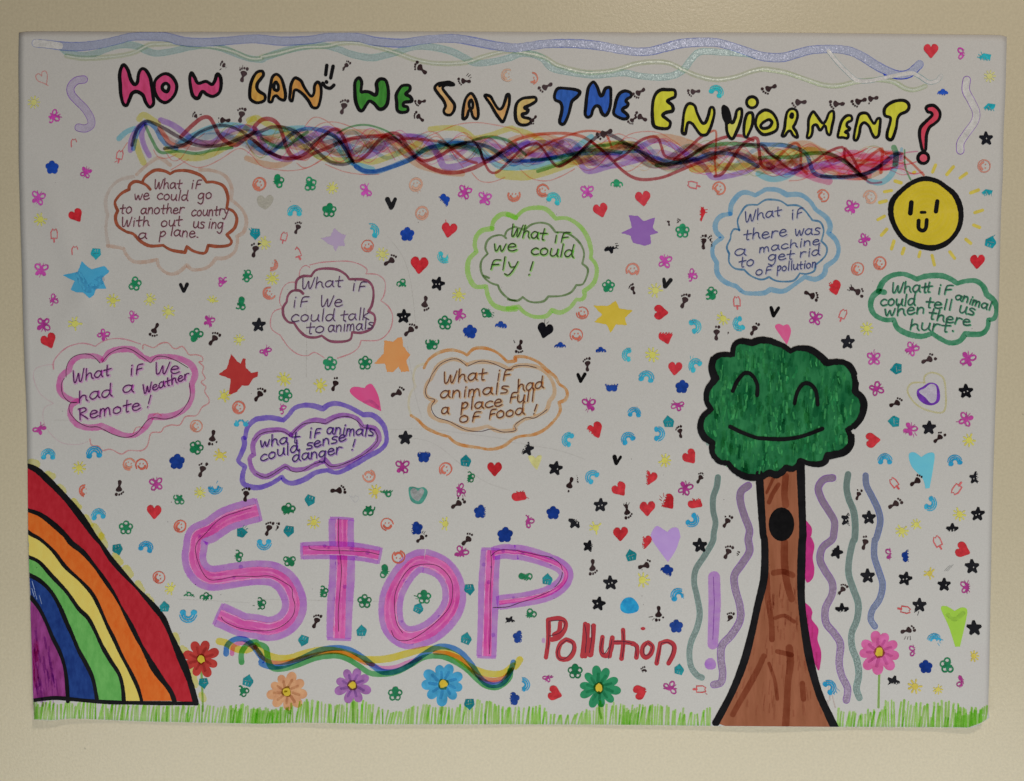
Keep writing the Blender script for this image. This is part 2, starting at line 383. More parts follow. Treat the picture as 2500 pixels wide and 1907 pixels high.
# ------------------------------------------------------------------ title
at_height(250)
LET = [
 ('H', (166, 48, 78), ['@00 1040,545 1075,590 1100,670 1130,710 1155,690 1165,620 1190,580 1225,590 1260,650 1275,720 1285,800 1290,870 1258,900 1225,860 1200,800 1150,770 1110,785 1090,830 1065,885 1035,870 1015,790 1010,700 1005,640 1015,580'], 30),
 ('O', (168, 50, 80), ['@00 1395,620 1450,650 1485,720 1465,800 1400,860 1340,840 1300,770 1300,690 1340,640', '@00 1395,700 1420,725 1405,770 1370,755 1365,720'], 28),
 ('W', (166, 50, 80), ['@00 1608,615 1635,650 1665,700 1730,685 1780,710 1805,680 1825,625 1852,650 1858,720 1840,780 1790,810 1740,795 1700,770 1665,825 1625,810 1605,750 1595,660'], 30),
 ('C', (198, 110, 50), ['@10 70,600 30,605 0,640 -25,700 -35,770 -30,830 10,860 55,860 90,840 90,800 45,770 25,740 30,700 60,660 80,630'], 28),
 ('A', (196, 104, 50), ['@10 190,625 230,660 255,740 265,800 255,840 215,830 190,805 165,815 150,855 125,850 130,790 140,720 155,650', '@10 185,690 205,720 200,760 170,750 170,710'], 27),
 ('N', (192, 102, 50), ['@10 350,655 395,680 420,730 460,790 485,810 505,780 510,720 535,690 560,720 565,790 550,870 530,905 490,900 460,850 420,800 370,760 340,760 330,810 320,850 300,830 305,780 310,720 330,670'], 26),
 ('W', (46, 96, 34), ['@10 880,655 905,690 900,770 930,770 970,775 1020,800 1035,760 1030,700 1060,665 1105,675 1125,730 1130,800 1120,870 1090,910 1050,915 1010,870 970,850 945,880 910,930 880,915 855,850 848,770 850,690'], 30),
 ('E', (45, 96, 34), ['@10 1220,750 1250,720 1305,720 1310,755 1275,790 1315,815 1325,850 1265,860 1255,890 1290,900 1290,935 1240,945 1205,925 1200,860 1195,800'], 28),
 ('S', (180, 112, 70), ['@10 1675,710 1640,690 1590,695 1545,705 1520,740 1550,790 1590,840 1610,890 1595,930 1610,960 1650,965 1680,930 1685,880 1650,830 1610,780 1585,740 1610,715 1660,715'], 26),
 ('A', (180, 108, 64), ['@10 1825,785 1860,830 1880,900 1885,970 1870,1000 1840,980 1825,930 1805,930 1790,980 1760,1000 1755,960 1765,880 1785,820', '@10 1825,840 1840,870 1835,910 1815,910 1808,870'], 26),
 ('V', (180, 108, 64), ['@10 1940,805 1985,810 2010,850 2040,900 2065,920 2090,900 2110,850 2125,800 2145,800 2145,870 2130,930 2110,990 2090,1025 2065,1000 2030,950 1990,880'], 26),
 ('E', (192, 122, 72), ['@20 180,820 230,820 235,850 190,880 140,905 170,925 155,950 120,960 130,985 185,1000 190,1030 150,1050 100,1045 70,1010 62,940 75,870 120,830'], 28),
 ('T', (34, 64, 118), ['@20 420,745 500,745 570,755 605,775 585,810 540,850 525,900 510,960 480,1030 455,1045 435,1020 450,950 455,900 440,860 400,840 392,800'], 28),
 ('H', (34, 62, 120), ['@20 718,690 750,730 775,800 795,800 820,745 860,740 865,800 862,880 845,940 820,970 790,950 770,900 740,890 715,920 700,970 670,985 650,960 655,890 665,800 680,730'], 28),
 ('E', (32, 62, 116), ['@20 985,765 1030,780 1035,810 1005,830 990,850 1010,870 1000,895 970,910 965,930 1000,960 1010,985 985,1000 940,990 890,955 900,890 915,830 940,785'], 28),
 ('E', (166, 148, 38), ['@20 1290,755 1340,755 1400,760 1405,810 1370,830 1340,850 1380,885 1385,930 1330,945 1300,970 1340,1005 1365,1030 1350,1075 1290,1080 1230,1060 1215,990 1215,900 1225,830 1250,780'], 29),
 ('N', (166, 148, 38), ['@20 1530,870 1570,890 1590,950 1630,1030 1660,1030 1685,970 1700,910 1725,905 1735,950 1720,1020 1700,1080 1670,1130 1620,1130 1580,1080 1550,1040 1515,1030 1500,1080 1490,1125 1465,1110 1470,1040 1480,950 1500,890'], 26),
 ('V', (160, 148, 62), ['@20 1810,900 1840,910 1860,960 1870,1020 1890,1030 1910,990 1925,930 1960,915 1965,970 1945,1050 1920,1110 1890,1165 1860,1150 1840,1100 1835,1030 1815,980'], 28),
 ('I', (168, 150, 42), ['@20 2015,955 2050,950 2060,990 2050,1060 2020,1130 2005,1155 1985,1130 1985,1060 1995,1000'], 26),
 ('O', (168, 150, 40), ['@30 -20,950 30,925 90,950 130,1020 125,1090 60,1125 0,1125 -50,1060 -45,990', '@30 10,1030 60,1005 85,1030 60,1070 10,1080 -10,1060'], 26),
 ('R', (164, 148, 42), ['@30 250,915 290,930 300,980 280,1040 265,1070 290,1110 300,1155 265,1140 240,1100 215,1110 195,1140 170,1140 190,1080 200,1000 215,940', '@30 250,955 262,965 255,990 240,980'], 25),
 ('M', (168, 150, 42), ['@30 430,940 460,970 510,1035 540,1010 565,950 600,935 605,990 590,1060 575,1130 550,1120 535,1060 520,1060 490,1095 460,1050 430,1060 425,1110 410,1150 380,1155 390,1090 395,1000'], 24),
 ('E', (168, 150, 42), ['@30 710,975 750,975 755,1010 720,1030 715,1060 740,1080 720,1100 700,1110 725,1125 720,1160 680,1155 640,1150 650,1090 670,1020'], 25),
 ('N', (168, 150, 42), ['@30 850,950 890,960 920,1010 945,1040 970,1000 995,1000 990,1080 980,1140 950,1155 925,1120 900,1060 860,1030 830,1060 820,1120 800,1175 775,1170 780,1110 795,1040 815,970'], 25),
 ('T', (168, 148, 40), ['@30 1120,850 1190,845 1230,870 1235,910 1210,940 1165,960 1140,1000 1130,1070 1105,1150 1085,1175 1055,1160 1055,1110 1075,1040 1080,990 1035,970 1030,920 1060,880'], 27),
 ('?', (170, 46, 58), ['@30 1380,910 1400,890 1450,890 1495,940 1490,1000 1450,1040 1410,1070 1385,1130 1380,1200 1375,1260 1350,1260 1335,1200 1325,1130 1335,1070 1380,1020 1430,970 1420,945 1395,940'], 27),
]
def circ(t, cx, cy, r, n=16, ry=None):
    return [(*T(t, cx+r*math.cos(i*6.2832/n), cy+(ry or r)*math.sin(i*6.2832/n)), False) for i in range(n)]
title = group('title_lettering', poster, 'black outlined bubble letters along the top in pink, orange, green, blue and yellow')
for ch, col, outs, wd in LET:
    I = Ink(7); polys = [spline(parse(o), True, 2.5) for o in outs]
    if ch == 'R': I.fill([polys[0]], solid(*col, var=.22, scale=300, stretch=(1, 1, .3), rot=20), 12)
    else: I.fill(polys, solid(*col, var=.22, scale=300, stretch=(1, 1, .3), rot=20), 12)
    if ch == 'I':
        d = spline(circ('20', 2052, 860, 46), True, 2.5); I.fill([d], solid(168, 150, 42, var=.2)); polys.append(d)
    if ch == '?':
        d = spline(circ('30', 1357, 1328, 45), True, 2.5); I.fill([d], solid(176, 58, 68, var=.2)); polys.append(d)
    for p in polys: I.line(p+p[:2], wd*K, BLACK, wob=.09)
    if outs[0].startswith('@20 1810,900'): I.line([T('20', 1822, 910), T('20', 1838, 1000), T('20', 1850, 1030)], 9, BLACK)
    if outs[0].startswith('@10 1675'): I.line(spline([(*T('10', x, y), 0) for x, y in ((1560, 722), (1600, 700), (1660, 700), (1678, 712))]), 8, BLACK)
    I.build('title_letter', title)
I = Ink(7)
for a, b in (((612, 550), (603, 628)), ((665, 558), (645, 655))): I.line([T('10', *a), T('10', *b)], 9.2, BLACK); I.build('bar', title); I = Ink(7)
I.dot(*T('10', 610, 690), 5, BLACK); I.build('dot', title); I = Ink(7); I.line(spline(parse('@10 578,698 600,730 640,742 672,716')), 8, BLACK); I.build('smile_mark', title)
# ------------------------------------------------------------------ the big tangled braid of colour
at_height(330)
RD, RO, BL, CY, GR, DK, PU, YE, OR, PK = (124, 52, 50), (146, 76, 58), (66, 92, 120), (88, 126, 138), (74, 106, 68), (78, 64, 64), (118, 84, 124), (146, 132, 66), (148, 112, 84), (148, 88, 100)
B = [
 (55, YE, '@00 1205,1365 1165,1270 1145,1190'), (50, YE, '@00 1170,1000 1205,965 1270,1000 1330,1040'),
 (45, CY, '@00 1000,1165 1060,1110 1130,1080'), (42, PU, '@00 1095,1265 1100,1180 1150,1080 1210,1040'), (45, PU, '@00 1255,1310 1210,1220 1190,1120 1220,1050'),
 (50, PU, '@00 1350,1010 1450,1050 1550,1120 1650,1190 1780,1200 1880,1130 1980,1080 2120,1080 @10 30,1120 110,1260 220,1330 320,1330 440,1270'),
 (55, YE, '@00 1400,1250 1550,1320 1700,1320 1850,1260 1980,1180 @10 0,1000'), (50, YE, '@00 2090,1010 2150,990 @10 40,1000 150,1060 250,1090 330,1170 440,1250 560,1320 700,1350 850,1340 1000,1360 1150,1310 1300,1250 1400,1190'),
 (45, YE, '@10 1480,1085 1600,1075 1720,1080 1800,1120 1860,1160 2000,1130 2150,1080 @20 60,1090 170,1120 300,1190'),
 (80, YE, '@10 2060,1460 @20 0,1470 150,1475 300,1440 450,1390 600,1340 750,1250 900,1220 1050,1230'),
 (60, YE, '@20 1550,1420 1700,1420 1850,1400 2000,1400 @30 60,1380 150,1300 300,1270 450,1270'),
 (45, CY, '@00 1480,1230 1600,1150 1750,1080 1900,1050 2030,1060 2150,1120 @10 150,1110 300,1080 420,1075'),
 (40, CY, '@10 680,1200 740,1290 800,1360 900,1390 1000,1420'), (50, CY, '@10 1560,1200 1750,1210 1900,1260 2050,1390 2180,1410 @20 150,1400 250,1400 400,1350 520,1290 600,1220 700,1150'),
 (50, OR, '@10 -60,1330 60,1370 200,1390 300,1350'), (50, OR, '@10 700,1100 800,1110 950,1110 1080,1140 1200,1230 1350,1370 1480,1420 1620,1450 1750,1460'),
 (48, OR, '@20 20,1180 120,1150 300,1140 450,1190'), (70, OR, '@20 1200,1170 1350,1160 1500,1200 1650,1260 1800,1280'), (70, OR, '@20 1450,1330 1600,1410 1750,1400'),
 (80, OR, '@30 250,1230 380,1220 480,1270 600,1330'),
 (55, PU, '@10 350,1210 480,1150 600,1085 700,1120 770,1200 820,1300 870,1330 1000,1290 1130,1190 1250,1150 1400,1160 1500,1230 1560,1330 1600,1400 1700,1400 1850,1350 2000,1340 2200,1250 @20 160,1200'),
 (45, PU, '@20 0,1290 100,1230 200,1205 350,1205 450,1240 550,1300 600,1350 640,1420 700,1440 850,1400 1000,1370 1150,1330'),
 (45, PU, '@20 1080,1260 1200,1190 1300,1190 1430,1250 1550,1330 1650,1400 1720,1490 1850,1480 2000,1440 2100,1390'),
 (60, PU, '@30 60,1390 130,1440 250,1440 350,1400 500,1390 650,1340'), (70, PK, '@30 300,1400 420,1480 560,1520'), (60, PK, '@30 700,1290 800,1290 920,1330 1050,1340'),
 (50, PK, '@30 0,1350 100,1370 200,1420 350,1470 450,1470 600,1400 750,1420 870,1490'), (60, PK, '@30 560,1300 680,1350 820,1400 950,1400 1100,1340 1180,1320'), (45, OR, '@30 520,1420 700,1480 860,1490 1000,1440'),
 (40, BL, '@00 1120,1250 1150,1120 1220,1030 1300,1070 1350,1160 1410,1225 1480,1250'), (34, BL, '@10 -40,1190 100,1290 200,1240 300,1140 400,1090 520,1085 640,1125 720,1180 780,1280 830,1370 900,1425 1000,1440 1100,1420 1250,1370 1350,1320 1450,1250 1600,1215 1750,1200 1900,1215 2000,1250 2080,1310 2170,1380 2250,1360 @20 250,1350 400,1320'),
 (44, BL, '@10 860,1400 930,1440 1020,1445 1120,1415 1250,1365 1350,1320'),
 (30, BL, '@20 0,1350 150,1350 300,1340 450,1310 650,1290 900,1290 1080,1270 1200,1310 1320,1350 1450,1370'), (34, BL, '@20 1450,1360 1600,1330 1700,1290 1850,1290 1980,1330 2100,1400'),
 (36, BL, '@20 2130,1210 @30 60,1215 180,1220 290,1245 370,1290 405,1370 430,1440 500,1480 650,1490 780,1480 900,1450 1000,1390 1100,1310 1150,1290'), (50, CY, '@30 -30,1460 60,1500 150,1500 250,1460 330,1400'), (50, CY, '@30 900,1520 990,1535 1070,1490 1120,1400 1130,1290'),
 (40, RO, '@00 1340,1080 1390,1150 1420,1200 1500,1230 1600,1200'), (26, GR, '@00 1220,1050 1280,1180 1350,1280 1500,1270 1650,1290 1800,1260 1950,1240'),
 (26, GR, '@10 60,1160 160,1220 260,1240 360,1170 450,1110'), (16, GR, '@10 700,1120 800,1070 900,1050 1000,1060 1130,1110 1240,1200'), (46, GR, '@10 1380,1280 1500,1240 1650,1230 1800,1240 1900,1280'),
 (26, GR, '@20 250,1440 350,1410 450,1370 560,1300 700,1230 830,1220 950,1200 1100,1240'), (30, GR, '@20 200,1340 400,1330 600,1280 750,1260 950,1280'), (34, GR, '@20 1250,1390 1350,1380 1500,1330 1650,1240 1800,1210 1950,1210 2100,1230'),
 (34, GR, '@30 -20,1330 100,1320 250,1320 400,1290 550,1290 650,1330 740,1390 800,1450 870,1500'), (50, GR, '@30 1110,1240 1130,1300 1120,1380'), (24, GR, '@10 1840,1180 1970,1150 2100,1170 @20 30,1200 150,1300'),
 (30, DK, '@00 1110,1220 1150,1090 1220,1020 1300,1040 1380,1080 1500,1150 1620,1210 1760,1230 1900,1210 2050,1150 2200,1100 @10 150,1070 250,1070 350,1110 450,1200 540,1280 640,1360 760,1380 830,1350'),
 (26, DK, '@00 1380,1250 1550,1215 1680,1110 1850,1055 1980,1080 2080,1140 2200,1240 @10 100,1270 220,1320'), (22, DK, '@10 480,1220 560,1150 640,1130 720,1190 780,1280 840,1370'),
 (24, DK, '@10 1560,1200 1660,1230 1760,1200 1850,1195 1900,1260 1930,1340 2000,1330 2080,1280'),
 (30, DK, '@20 430,1395 520,1350 600,1290 700,1190 780,1130 850,1130 950,1180 1080,1260 1200,1340 1330,1385 1450,1370 1600,1340 1750,1290 1900,1240 2050,1215 2150,1225 @30 60,1280 150,1340'),
 (26, DK, '@30 500,1480 650,1485 800,1470 900,1450 1000,1390'), (24, DK, '@30 690,1340 760,1400 820,1460 880,1490'),
 (34, RD, '@00 1520,1150 1620,1050 1700,990 1760,990 1800,1050 1840,1130 1900,1190 1980,1220 2080,1150 2150,1090 @10 0,1070 70,1005 150,1005 205,1050 240,1130 270,1230 320,1310 400,1330 500,1290 600,1250 720,1200 850,1160 1000,1145 1130,1150 1230,1200 1330,1300 1430,1380 1560,1440 1700,1450 1850,1410 2000,1330 2100,1260 2200,1210'),
 (30, RD, '@10 0,1180 100,1260 220,1320 340,1330 450,1280 550,1180 640,1100 700,1090 750,1150 790,1260 830,1350 880,1350 960,1290 1040,1190 1120,1130 1190,1120 1240,1150 1290,1230 1380,1330 1450,1350 1560,1310 1680,1240 1780,1205'),
 (22, RD, '@10 1900,1260 1930,1350 1980,1440 2040,1450 2100,1400 2190,1310 @20 130,1240 240,1205 300,1260 340,1320 400,1390 450,1395 520,1350 600,1280 700,1180'),
 (24, RO, '@10 1230,1170 1350,1165 1480,1180 1600,1200 1680,1260 1780,1340 1870,1370'), (26, RO, '@20 0,1215 100,1165 250,1130 450,1120 600,1140 700,1190 800,1270'),
 (26, RD, '@20 700,1190 800,1270 880,1350 960,1430 1050,1490 1150,1510 1300,1490 1450,1430 1600,1370 1750,1320'), (18, RO, '@20 150,1310 350,1200 600,1110 750,1105 830,1140 870,1230'),
 (24, RD, '@20 900,1350 1000,1290 1100,1190 1200,1150 1260,1160 1290,1230 1320,1310 1400,1330 1500,1260 1600,1170 1640,1140'), (18, RO, '@20 1680,1120 1745,1100 1750,1200 1740,1350 1750,1470'),
 (26, RD, '@20 1400,1340 1500,1330 1650,1230 1800,1160 1950,1140 2060,1180'), (28, RD, '@20 1740,1480 1800,1460 1880,1350 1960,1230 2040,1170 2095,1165 2110,1250 2130,1380 2190,1420 @30 100,1400'),
 (22, RD, '@30 0,1230 60,1290 140,1350 200,1400 260,1430 350,1410 450,1350 550,1280 650,1240 690,1250 700,1330 760,1400'), (24, RO, '@30 130,1330 200,1260 270,1205 310,1220 330,1300 330,1400 380,1460'),
 (26, RD, '@30 700,1250 760,1320 800,1400 830,1470'), (26, RO, '@30 780,1420 850,1370 940,1290 1010,1250 1010,1330 1000,1450'), (24, RO, '@30 1000,1270 1080,1290 1180,1290'), (20, RO, '@30 1200,1320 1270,1380 1360,1470'),
 (10, PK, '@30 1150,1300 1230,1280 1310,1272'), (14, GR, '@30 1200,1260 1205,1400 1250,1510'), (24, (110, 130, 160), '@30 1175,1250 1170,1330'),
]
I = Ink(3.5)
for k in range(22):
    x0 = random.uniform(370, 1800); x1 = min(2190, x0+random.uniform(300, 700)); a = random.uniform(8, 30); lam = random.uniform(150, 260); ph = random.uniform(0, 6.28); pts = []; x = x0
    while x < x1: pts.append((x, 336+(x-380)*0.036+a*math.sin(x/lam*6.28+ph), False)); x += lam/8
    I.line(spline(pts, step=6), random.uniform(8, 17), wash(*random.choice(((136, 112, 104), (134, 108, 122), (120, 122, 122), (138, 120, 96), (140, 110, 100))), var=.4, scale=120))
for wd, c, s in B:
    dull = tuple(int(v*.80+140*.20) for v in c) if wd > 38 else tuple(int(v*.88+14) for v in c)
    I.line(spline(parse(s), step=6), wd*K, wash(*dull, var=.22, scale=220), wob=.05)
for s_, wd in (('@30 560,1340 700,1310 850,1330 1000,1300 1150,1300', 70), ('@30 300,1440 500,1400 700,1430 900,1400 1080,1400', 60), ('@30 650,1480 800,1490 900,1470', 50), ('@30 900,1360 1100,1350 1190,1400', 60)): I.line(spline(parse(s_)), wd*K, wash(160, 104, 108, var=.5))
I.build('marker_braid', poster, 'tangle of see-through felt pen waves under the title')
I = Ink(6)
for k in range(30):
    x0 = random.uniform(380, 1750); x1 = x0+random.uniform(250, 620); a = random.uniform(14, 44); lam = random.uniform(110, 230); ph = random.uniform(0, 6.28)
    pts = []; x = x0
    while x < min(x1, 2185):
        yc = 338+(x-380)*0.034+random.uniform(-1, 1); pts.append((x, yc+a*math.sin(x/lam*6.28+ph), False)); x += lam/8
    if len(pts) > 3: I.line(spline(pts, step=5), random.choice((1.2, 1.6, 2.2)), wash(*random.choice(((190, 100, 88), (185, 85, 80), (200, 120, 90), (120, 120, 90), (190, 90, 110))), var=.3), wob=.1)
for k in range(26):                       # scribble at the right-hand end
    x = random.uniform(1990, 2180); y = random.uniform(385, 425); d = random.uniform(-.5, .3)
    I.line(spline([(x, y, 0), (x+30, y+30*d, 0), (x+55, y+60*d+6, 0), (x+80, y+75*d, 0)]), random.choice((1.5, 2.5, 5)), wash(*random.choice(((200, 75, 80), (205, 110, 140), (190, 90, 70))), var=.3))
for s in ('@10 430,1060 480,1000 530,985 600,1010 680,1070 760,1130', '@10 480,1100 560,1040 660,1025 760,1045 880,1100 1000,1180', '@10 1380,1180 1550,1110 1700,1050 1850,1030 2000,1045 2200,1090 @20 130,1150', '@10 1370,1150 1450,1110 1520,1115 1620,1200 1700,1330 1760,1410', '@10 -700,1430 -550,1340', '@00 1400,1290 1450,1350 1520,1330 1600,1220 1720,1120', '@00 1500,1330 1620,1400 1720,1400 1850,1340 2000,1250 2100,1290 2190,1390 @10 150,1420 300,1435 450,1410 580,1340', '@10 360,1370 440,1410 600,1320 720,1240', '@10 600,1380 750,1440 900,1465 1050,1465', '@10 1830,1450 1900,1520 2000,1530 2110,1490', '@20 100,1420 200,1500 330,1520 450,1480 560,1420', '@20 900,1370 1000,1440 1100,1390 1200,1290', '@20 900,1250 1000,1140 1150,1105 1280,1120 1400,1190 1500,1260', '@30 230,1520 330,1510 430,1460 560,1350', '@00 1030,1260 1070,1200', '@00 1290,1260 1330,1320 1400,1330 1480,1300', '@20 700,1280 900,1130 1020,1160'):
    I.line(spline(parse(s), step=5), 2.0, wash(190, 95, 85, var=.3), wob=.15)
I.build('fine_pen_waves', poster)
# ------------------------------------------------------------------ rainbow
at_height(1400)
rb = group('rainbow_drawing', poster, 'rainbow quarter arch filling the bottom left corner')
LN = ['@02 225,1020 310,1060 400,1140 500,1240 600,1350 700,1480 790,1610 @03 850,100 930,220 1050,360 1180,500 1290,620 1370,720 1430,850 1500,1010 1560,1150 1610,1300 1645,1430',
 '@02 228,1395 330,1430 430,1500 540,1600 @03 600,90 700,170 800,290 880,400 960,520 1030,650 1100,780 1160,900 1220,1010 1280,1120 1340,1210 1430,1330 1465,1415',
 '@02 230,1575 @03 260,15 340,60 450,160 550,290 680,410 770,510 830,620 900,780 960,900 1020,1030 1100,1180 1160,1310 1190,1415',
 '@03 238,205 330,250 430,360 560,500 660,640 740,720 800,830 860,960 930,1080 1000,1190 1030,1300 1040,1415',
 '@03 240,355 340,410 430,500 500,620 560,760 610,870 660,990 720,1100 780,1230 815,1405',
 '@03 258,545 330,640 390,760 440,880 500,1000 540,1120 560,1250 570,1420']
LS = [spline(parse(s), step=5) for s in LN]
left = parse('@03 272,1400 262,1000 255,640')
purp = LS[5] + [T('03', 570, 1400), T('03', 272, 1400), T('03', 265, 1000), T('03', 255, 640)]
bc = [((154, 28, 38), (176, 52, 60)), ((190, 88, 30), (205, 118, 54)), ((196, 174, 84), (208, 186, 100)), ((82, 146, 70), (116, 174, 96)), ((20, 42, 98), (44, 78, 140))]
for i in range(5):
    I = Ink(1); I.fill([LS[i]+LS[i+1][::-1]], solid(*bc[i][0], c2=bc[i][1], scale=260, stretch=(1, 1, .45), rot=-32), 16); I.build('colour_band', rb)
I = Ink(1); I.fill([purp], solid(108, 38, 92, c2=(168, 84, 152), scale=230, stretch=(1, 1, .3), rot=-8), 16)
for k in range(46):
    x = random.uniform(285, 500); y = random.uniform(700, 1350)
    if x < 300+(y-600)*.33: I.line([T('03', x, y), T('03', x+15+random.uniform(-6, 6), y+random.uniform(60, 170))], random.uniform(2, 5), wash(146, 120, 150, var=.5))
for k in range(40):
    x = random.uniform(275, 300+20); y = random.uniform(900, 1250); I.line([T('03', x, y), T('03', x+8, y+80)], 3, wash(166, 130, 144, var=.4))
I.build('colour_band', rb)
I = Ink(1.5)
for (x, y) in ((270, 440), (290, 520), (268, 500), (330, 560)):
    I.line([T('03', x, y-30), T('03', x+20, y+40)], 1.5, solid(120, 135, 165, var=.4))
I.build('pale_gap', rb)
I = Ink(5)
wf0 = lambda t: .75+.35*abs(math.sin(t*17))+.25*math.sin(t*9)
for p, wd in zip(LS, (46, 38, 31, 33, 34, 32)): I.line(p, wd*K, BLACK, wob=.1, wf=(wf0 if wd > 35 else None))
I.line(spline(parse('@03 275,1412 450,1392 600,1402 800,1420 1000,1430 1300,1435 1655,1438')), 9.5, BLACK)
I.build('black_outline', rb)
I = Ink(.2)
for s in ('@02 260,1000 300,1010', '@02 400,1090 440,1110', '@02 500,1200 530,1240', '@02 620,1320 660,1370', '@02 720,1460 760,1520', '@02 790,1540 840,1620', '@03 850,20 880,110', '@03 970,190 1010,250', '@03 1060,310 1090,350', '@03 1160,430 1190,490', '@03 1240,540 1270,580', '@03 1470,870 1480,930', '@03 1530,980 1560,1000', '@03 1620,1160 1640,1280', '@03 1690,1360 1710,1400'):
    I = Ink(.2); I.line(spline(parse(s)), 19, wash(174, 168, 104, var=.4), wob=.2); I.build('yellow_blob', rb)
# ------------------------------------------------------------------ tree
at_height(1300)
tr = group('tree_drawing', poster, 'smiling cartoon tree with bushy green crown and brown trunk')
crown = parse('@22 2120,1120 2000,1115 1900,1060 1850,1000* 1780,990 1720,920 1718,830* 1650,780 1618,700 1640,610 1710,550* 1670,480 1680,380 1750,290* 1718,210 1730,130 1790,90 1890,92* @21 1890,1580 1905,1520 1960,1490 2050,1505* 2120,1482 2203,1488 @31 100,1500 180,1530 240,1575* 300,1550 400,1560 480,1610 545,1675* @32 620,150 700,160 760,230 785,320 780,400* 840,450 855,530 830,620 770,690 720,720* 745,780 740,850 680,910 600,930 550,935* 530,990 480,1010 400,1005 330,980* 300,1020 260,1050 200,1040* 170,1075 120,1100 60,1085')
cp = spline(crown, True, 4)
tl = '@22 2112,1090 2125,1300 2145,1600 @23 2155,50 2160,200 2150,400 2098,620 2048,850 1980,1100 1880,1350 1748,1600'
trr = '@32 325,990 335,1300 345,1590 @33 338,100 330,400 335,600 365,850 410,1100 480,1350 560,1530 615,1645'
a = spline(parse(tl), step=5); b = spline(parse(trr), step=5)
brown = solid(124, 74, 50, c2=(152, 98, 72), scale=150, stretch=(1, 1, .16), rot=4)
I = Ink(1); I.fill([a+[(x, 1790) for x in range(1770, 2040, 20)]+b[::-1]], brown, 16)
DB = wash(142, 118, 108, var=.4, scale=60)
for s, wd in (('@32 200,1110 190,1250 200,1350', 60), ('@32 140,1180 90,1260 60,1330', 36), ('@33 190,80 190,250 210,420 250,560', 60), ('@33 100,340 180,330 260,360', 50), ('@33 40,350 50,550 80,750 85,900', 50), ('@33 110,720 190,700 270,750', 34), ('@33 230,970 240,1100 220,1250 210,1450 200,1620', 60), ('@33 130,1000 250,1030', 40), ('@33 340,1270 350,1400', 45), ('@23 2150,1040 2100,1150 2020,1300 1950,1420 1890,1530', 50), ('@33 60,1100 110,1250 130,1400', 30), ('@32 100,1120 40,1250', 26)):
    I.line(spline(parse(s)), wd*K, DB)
for k in range(90):
    y = random.uniform(1420, 1740); xl = 1890-(y-1400)*.35; xr = 1955+(y-1400)*.26
    x = random.uniform(xl, xr); I.line([(x, y), (x+random.uniform(-4, 4)+(x-1920)*.04, y+random.uniform(15, 40))], random.uniform(1.5, 5), wash(*random.choice(((158, 146, 138), (162, 152, 146))), var=.5), cap=False)
I.build('trunk', tr)
I = Ink(3)
I.fill([cp], solid(10, 76, 42, c2=(84, 160, 100), scale=62, stretch=(1, 1, .5)), 16)
def incrown(x, y):
    c = False; j = len(cp)-1
    for i in range(len(cp)):
        if (cp[i][1] > y) != (cp[j][1] > y) and x < (cp[j][0]-cp[i][0])*(y-cp[i][1])/(cp[j][1]-cp[i][1])+cp[i][0]: c = not c
        j = i
    return c
n = 0
while n < 260:
    x = random.uniform(1725, 2100); y = random.uniform(840, 1150); h = random.uniform(10, 34)
    if not (incrown(x-8, y-5) and incrown(x+10, y+h)): continue
    n += 1
    u = random.uniform(-4, 4); I.line([(x, y), (x+u*.5, y+h*.5), (x+u, y+h)], random.uniform(5, 12), wash(*random.choice(((132, 148, 138), (142, 154, 144), (150, 158, 140))), var=.5, scale=60), wob=.2)
n = 0
while n < 330:
    x = random.uniform(1725, 2100); y = random.uniform(840, 1150); h = random.uniform(6, 22)
    if not (incrown(x-8, y-5) and incrown(x+10, y+h)): continue
    n += 1
    u = random.uniform(-4, 4); I.line([(x, y), (x+u, y+h)], random.uniform(1.5, 6), solid(*random.choice(((24, 98, 54), (32, 106, 58), (40, 114, 62), (50, 124, 70))), var=.4, scale=120), wob=.25)
I.build('crown', tr)
I = Ink(6); I.line(a, 18, BLACK); I.line(b, 19, BLACK)
I.build('trunk_outline', tr)
I = Ink(15); I.line(cp+cp[:2], 14.5, BLACK, wob=.16)
I.line(spline(parse('@22 1725,300 1700,200 1715,120')), 9, BLACK); I.line(spline(parse('@22 1630,640 1612,720 1650,800')), 11, BLACK); I.line(spline(parse('@32 800,330 800,400 862,470 870,540 840,630 780,700')), 10, BLACK); I.line(spline(parse('@32 500,1008 560,960 700,920 760,850 765,770')), 9, BLACK); I.line(spline(parse('@31 280,1548 400,1545 500,1605 560,1660')), 8, BLACK); I.line(spline(parse('@32 560,150 640,145 740,170 790,250')), 8, BLACK)
I.build('crown_outline', tr)
I = Ink(7); hp = [(x, y) for x, y, _ in circ('32', 165, 1515, 108, 20, 142)]; I.fill([hp], solid(12, 11, 12)); I.build('knot_hole', tr)
I = Ink(18)
for s in ('@22 1890,395 1930,310 1990,245 2050,260 2095,340 2095,430', '@32 275,500 300,400 350,335 410,340 455,400 470,510', '@22 1868,695 1960,740 2080,785 @32 30,795 180,800 300,785 400,755 510,712'):
    I.line(spline(parse(s)), 9.5, BLACK, wob=.05); 
I.build('smiling_face', tr)
MG = solid(165, 45, 108, var=.12)
for s in ('@32 355,1500 400,1515 422,1560 412,1625 @33 410,30 442,110 428,210 442,310 425,390 370,410 355,200', '@33 345,600 400,620 425,670 420,730 475,810 468,900 498,1000 495,1090 475,1160 430,1050 385,800'):
    I = Ink(1); I.fill([spline(parse(s), True)], MG); I.build('magenta_patch', poster)
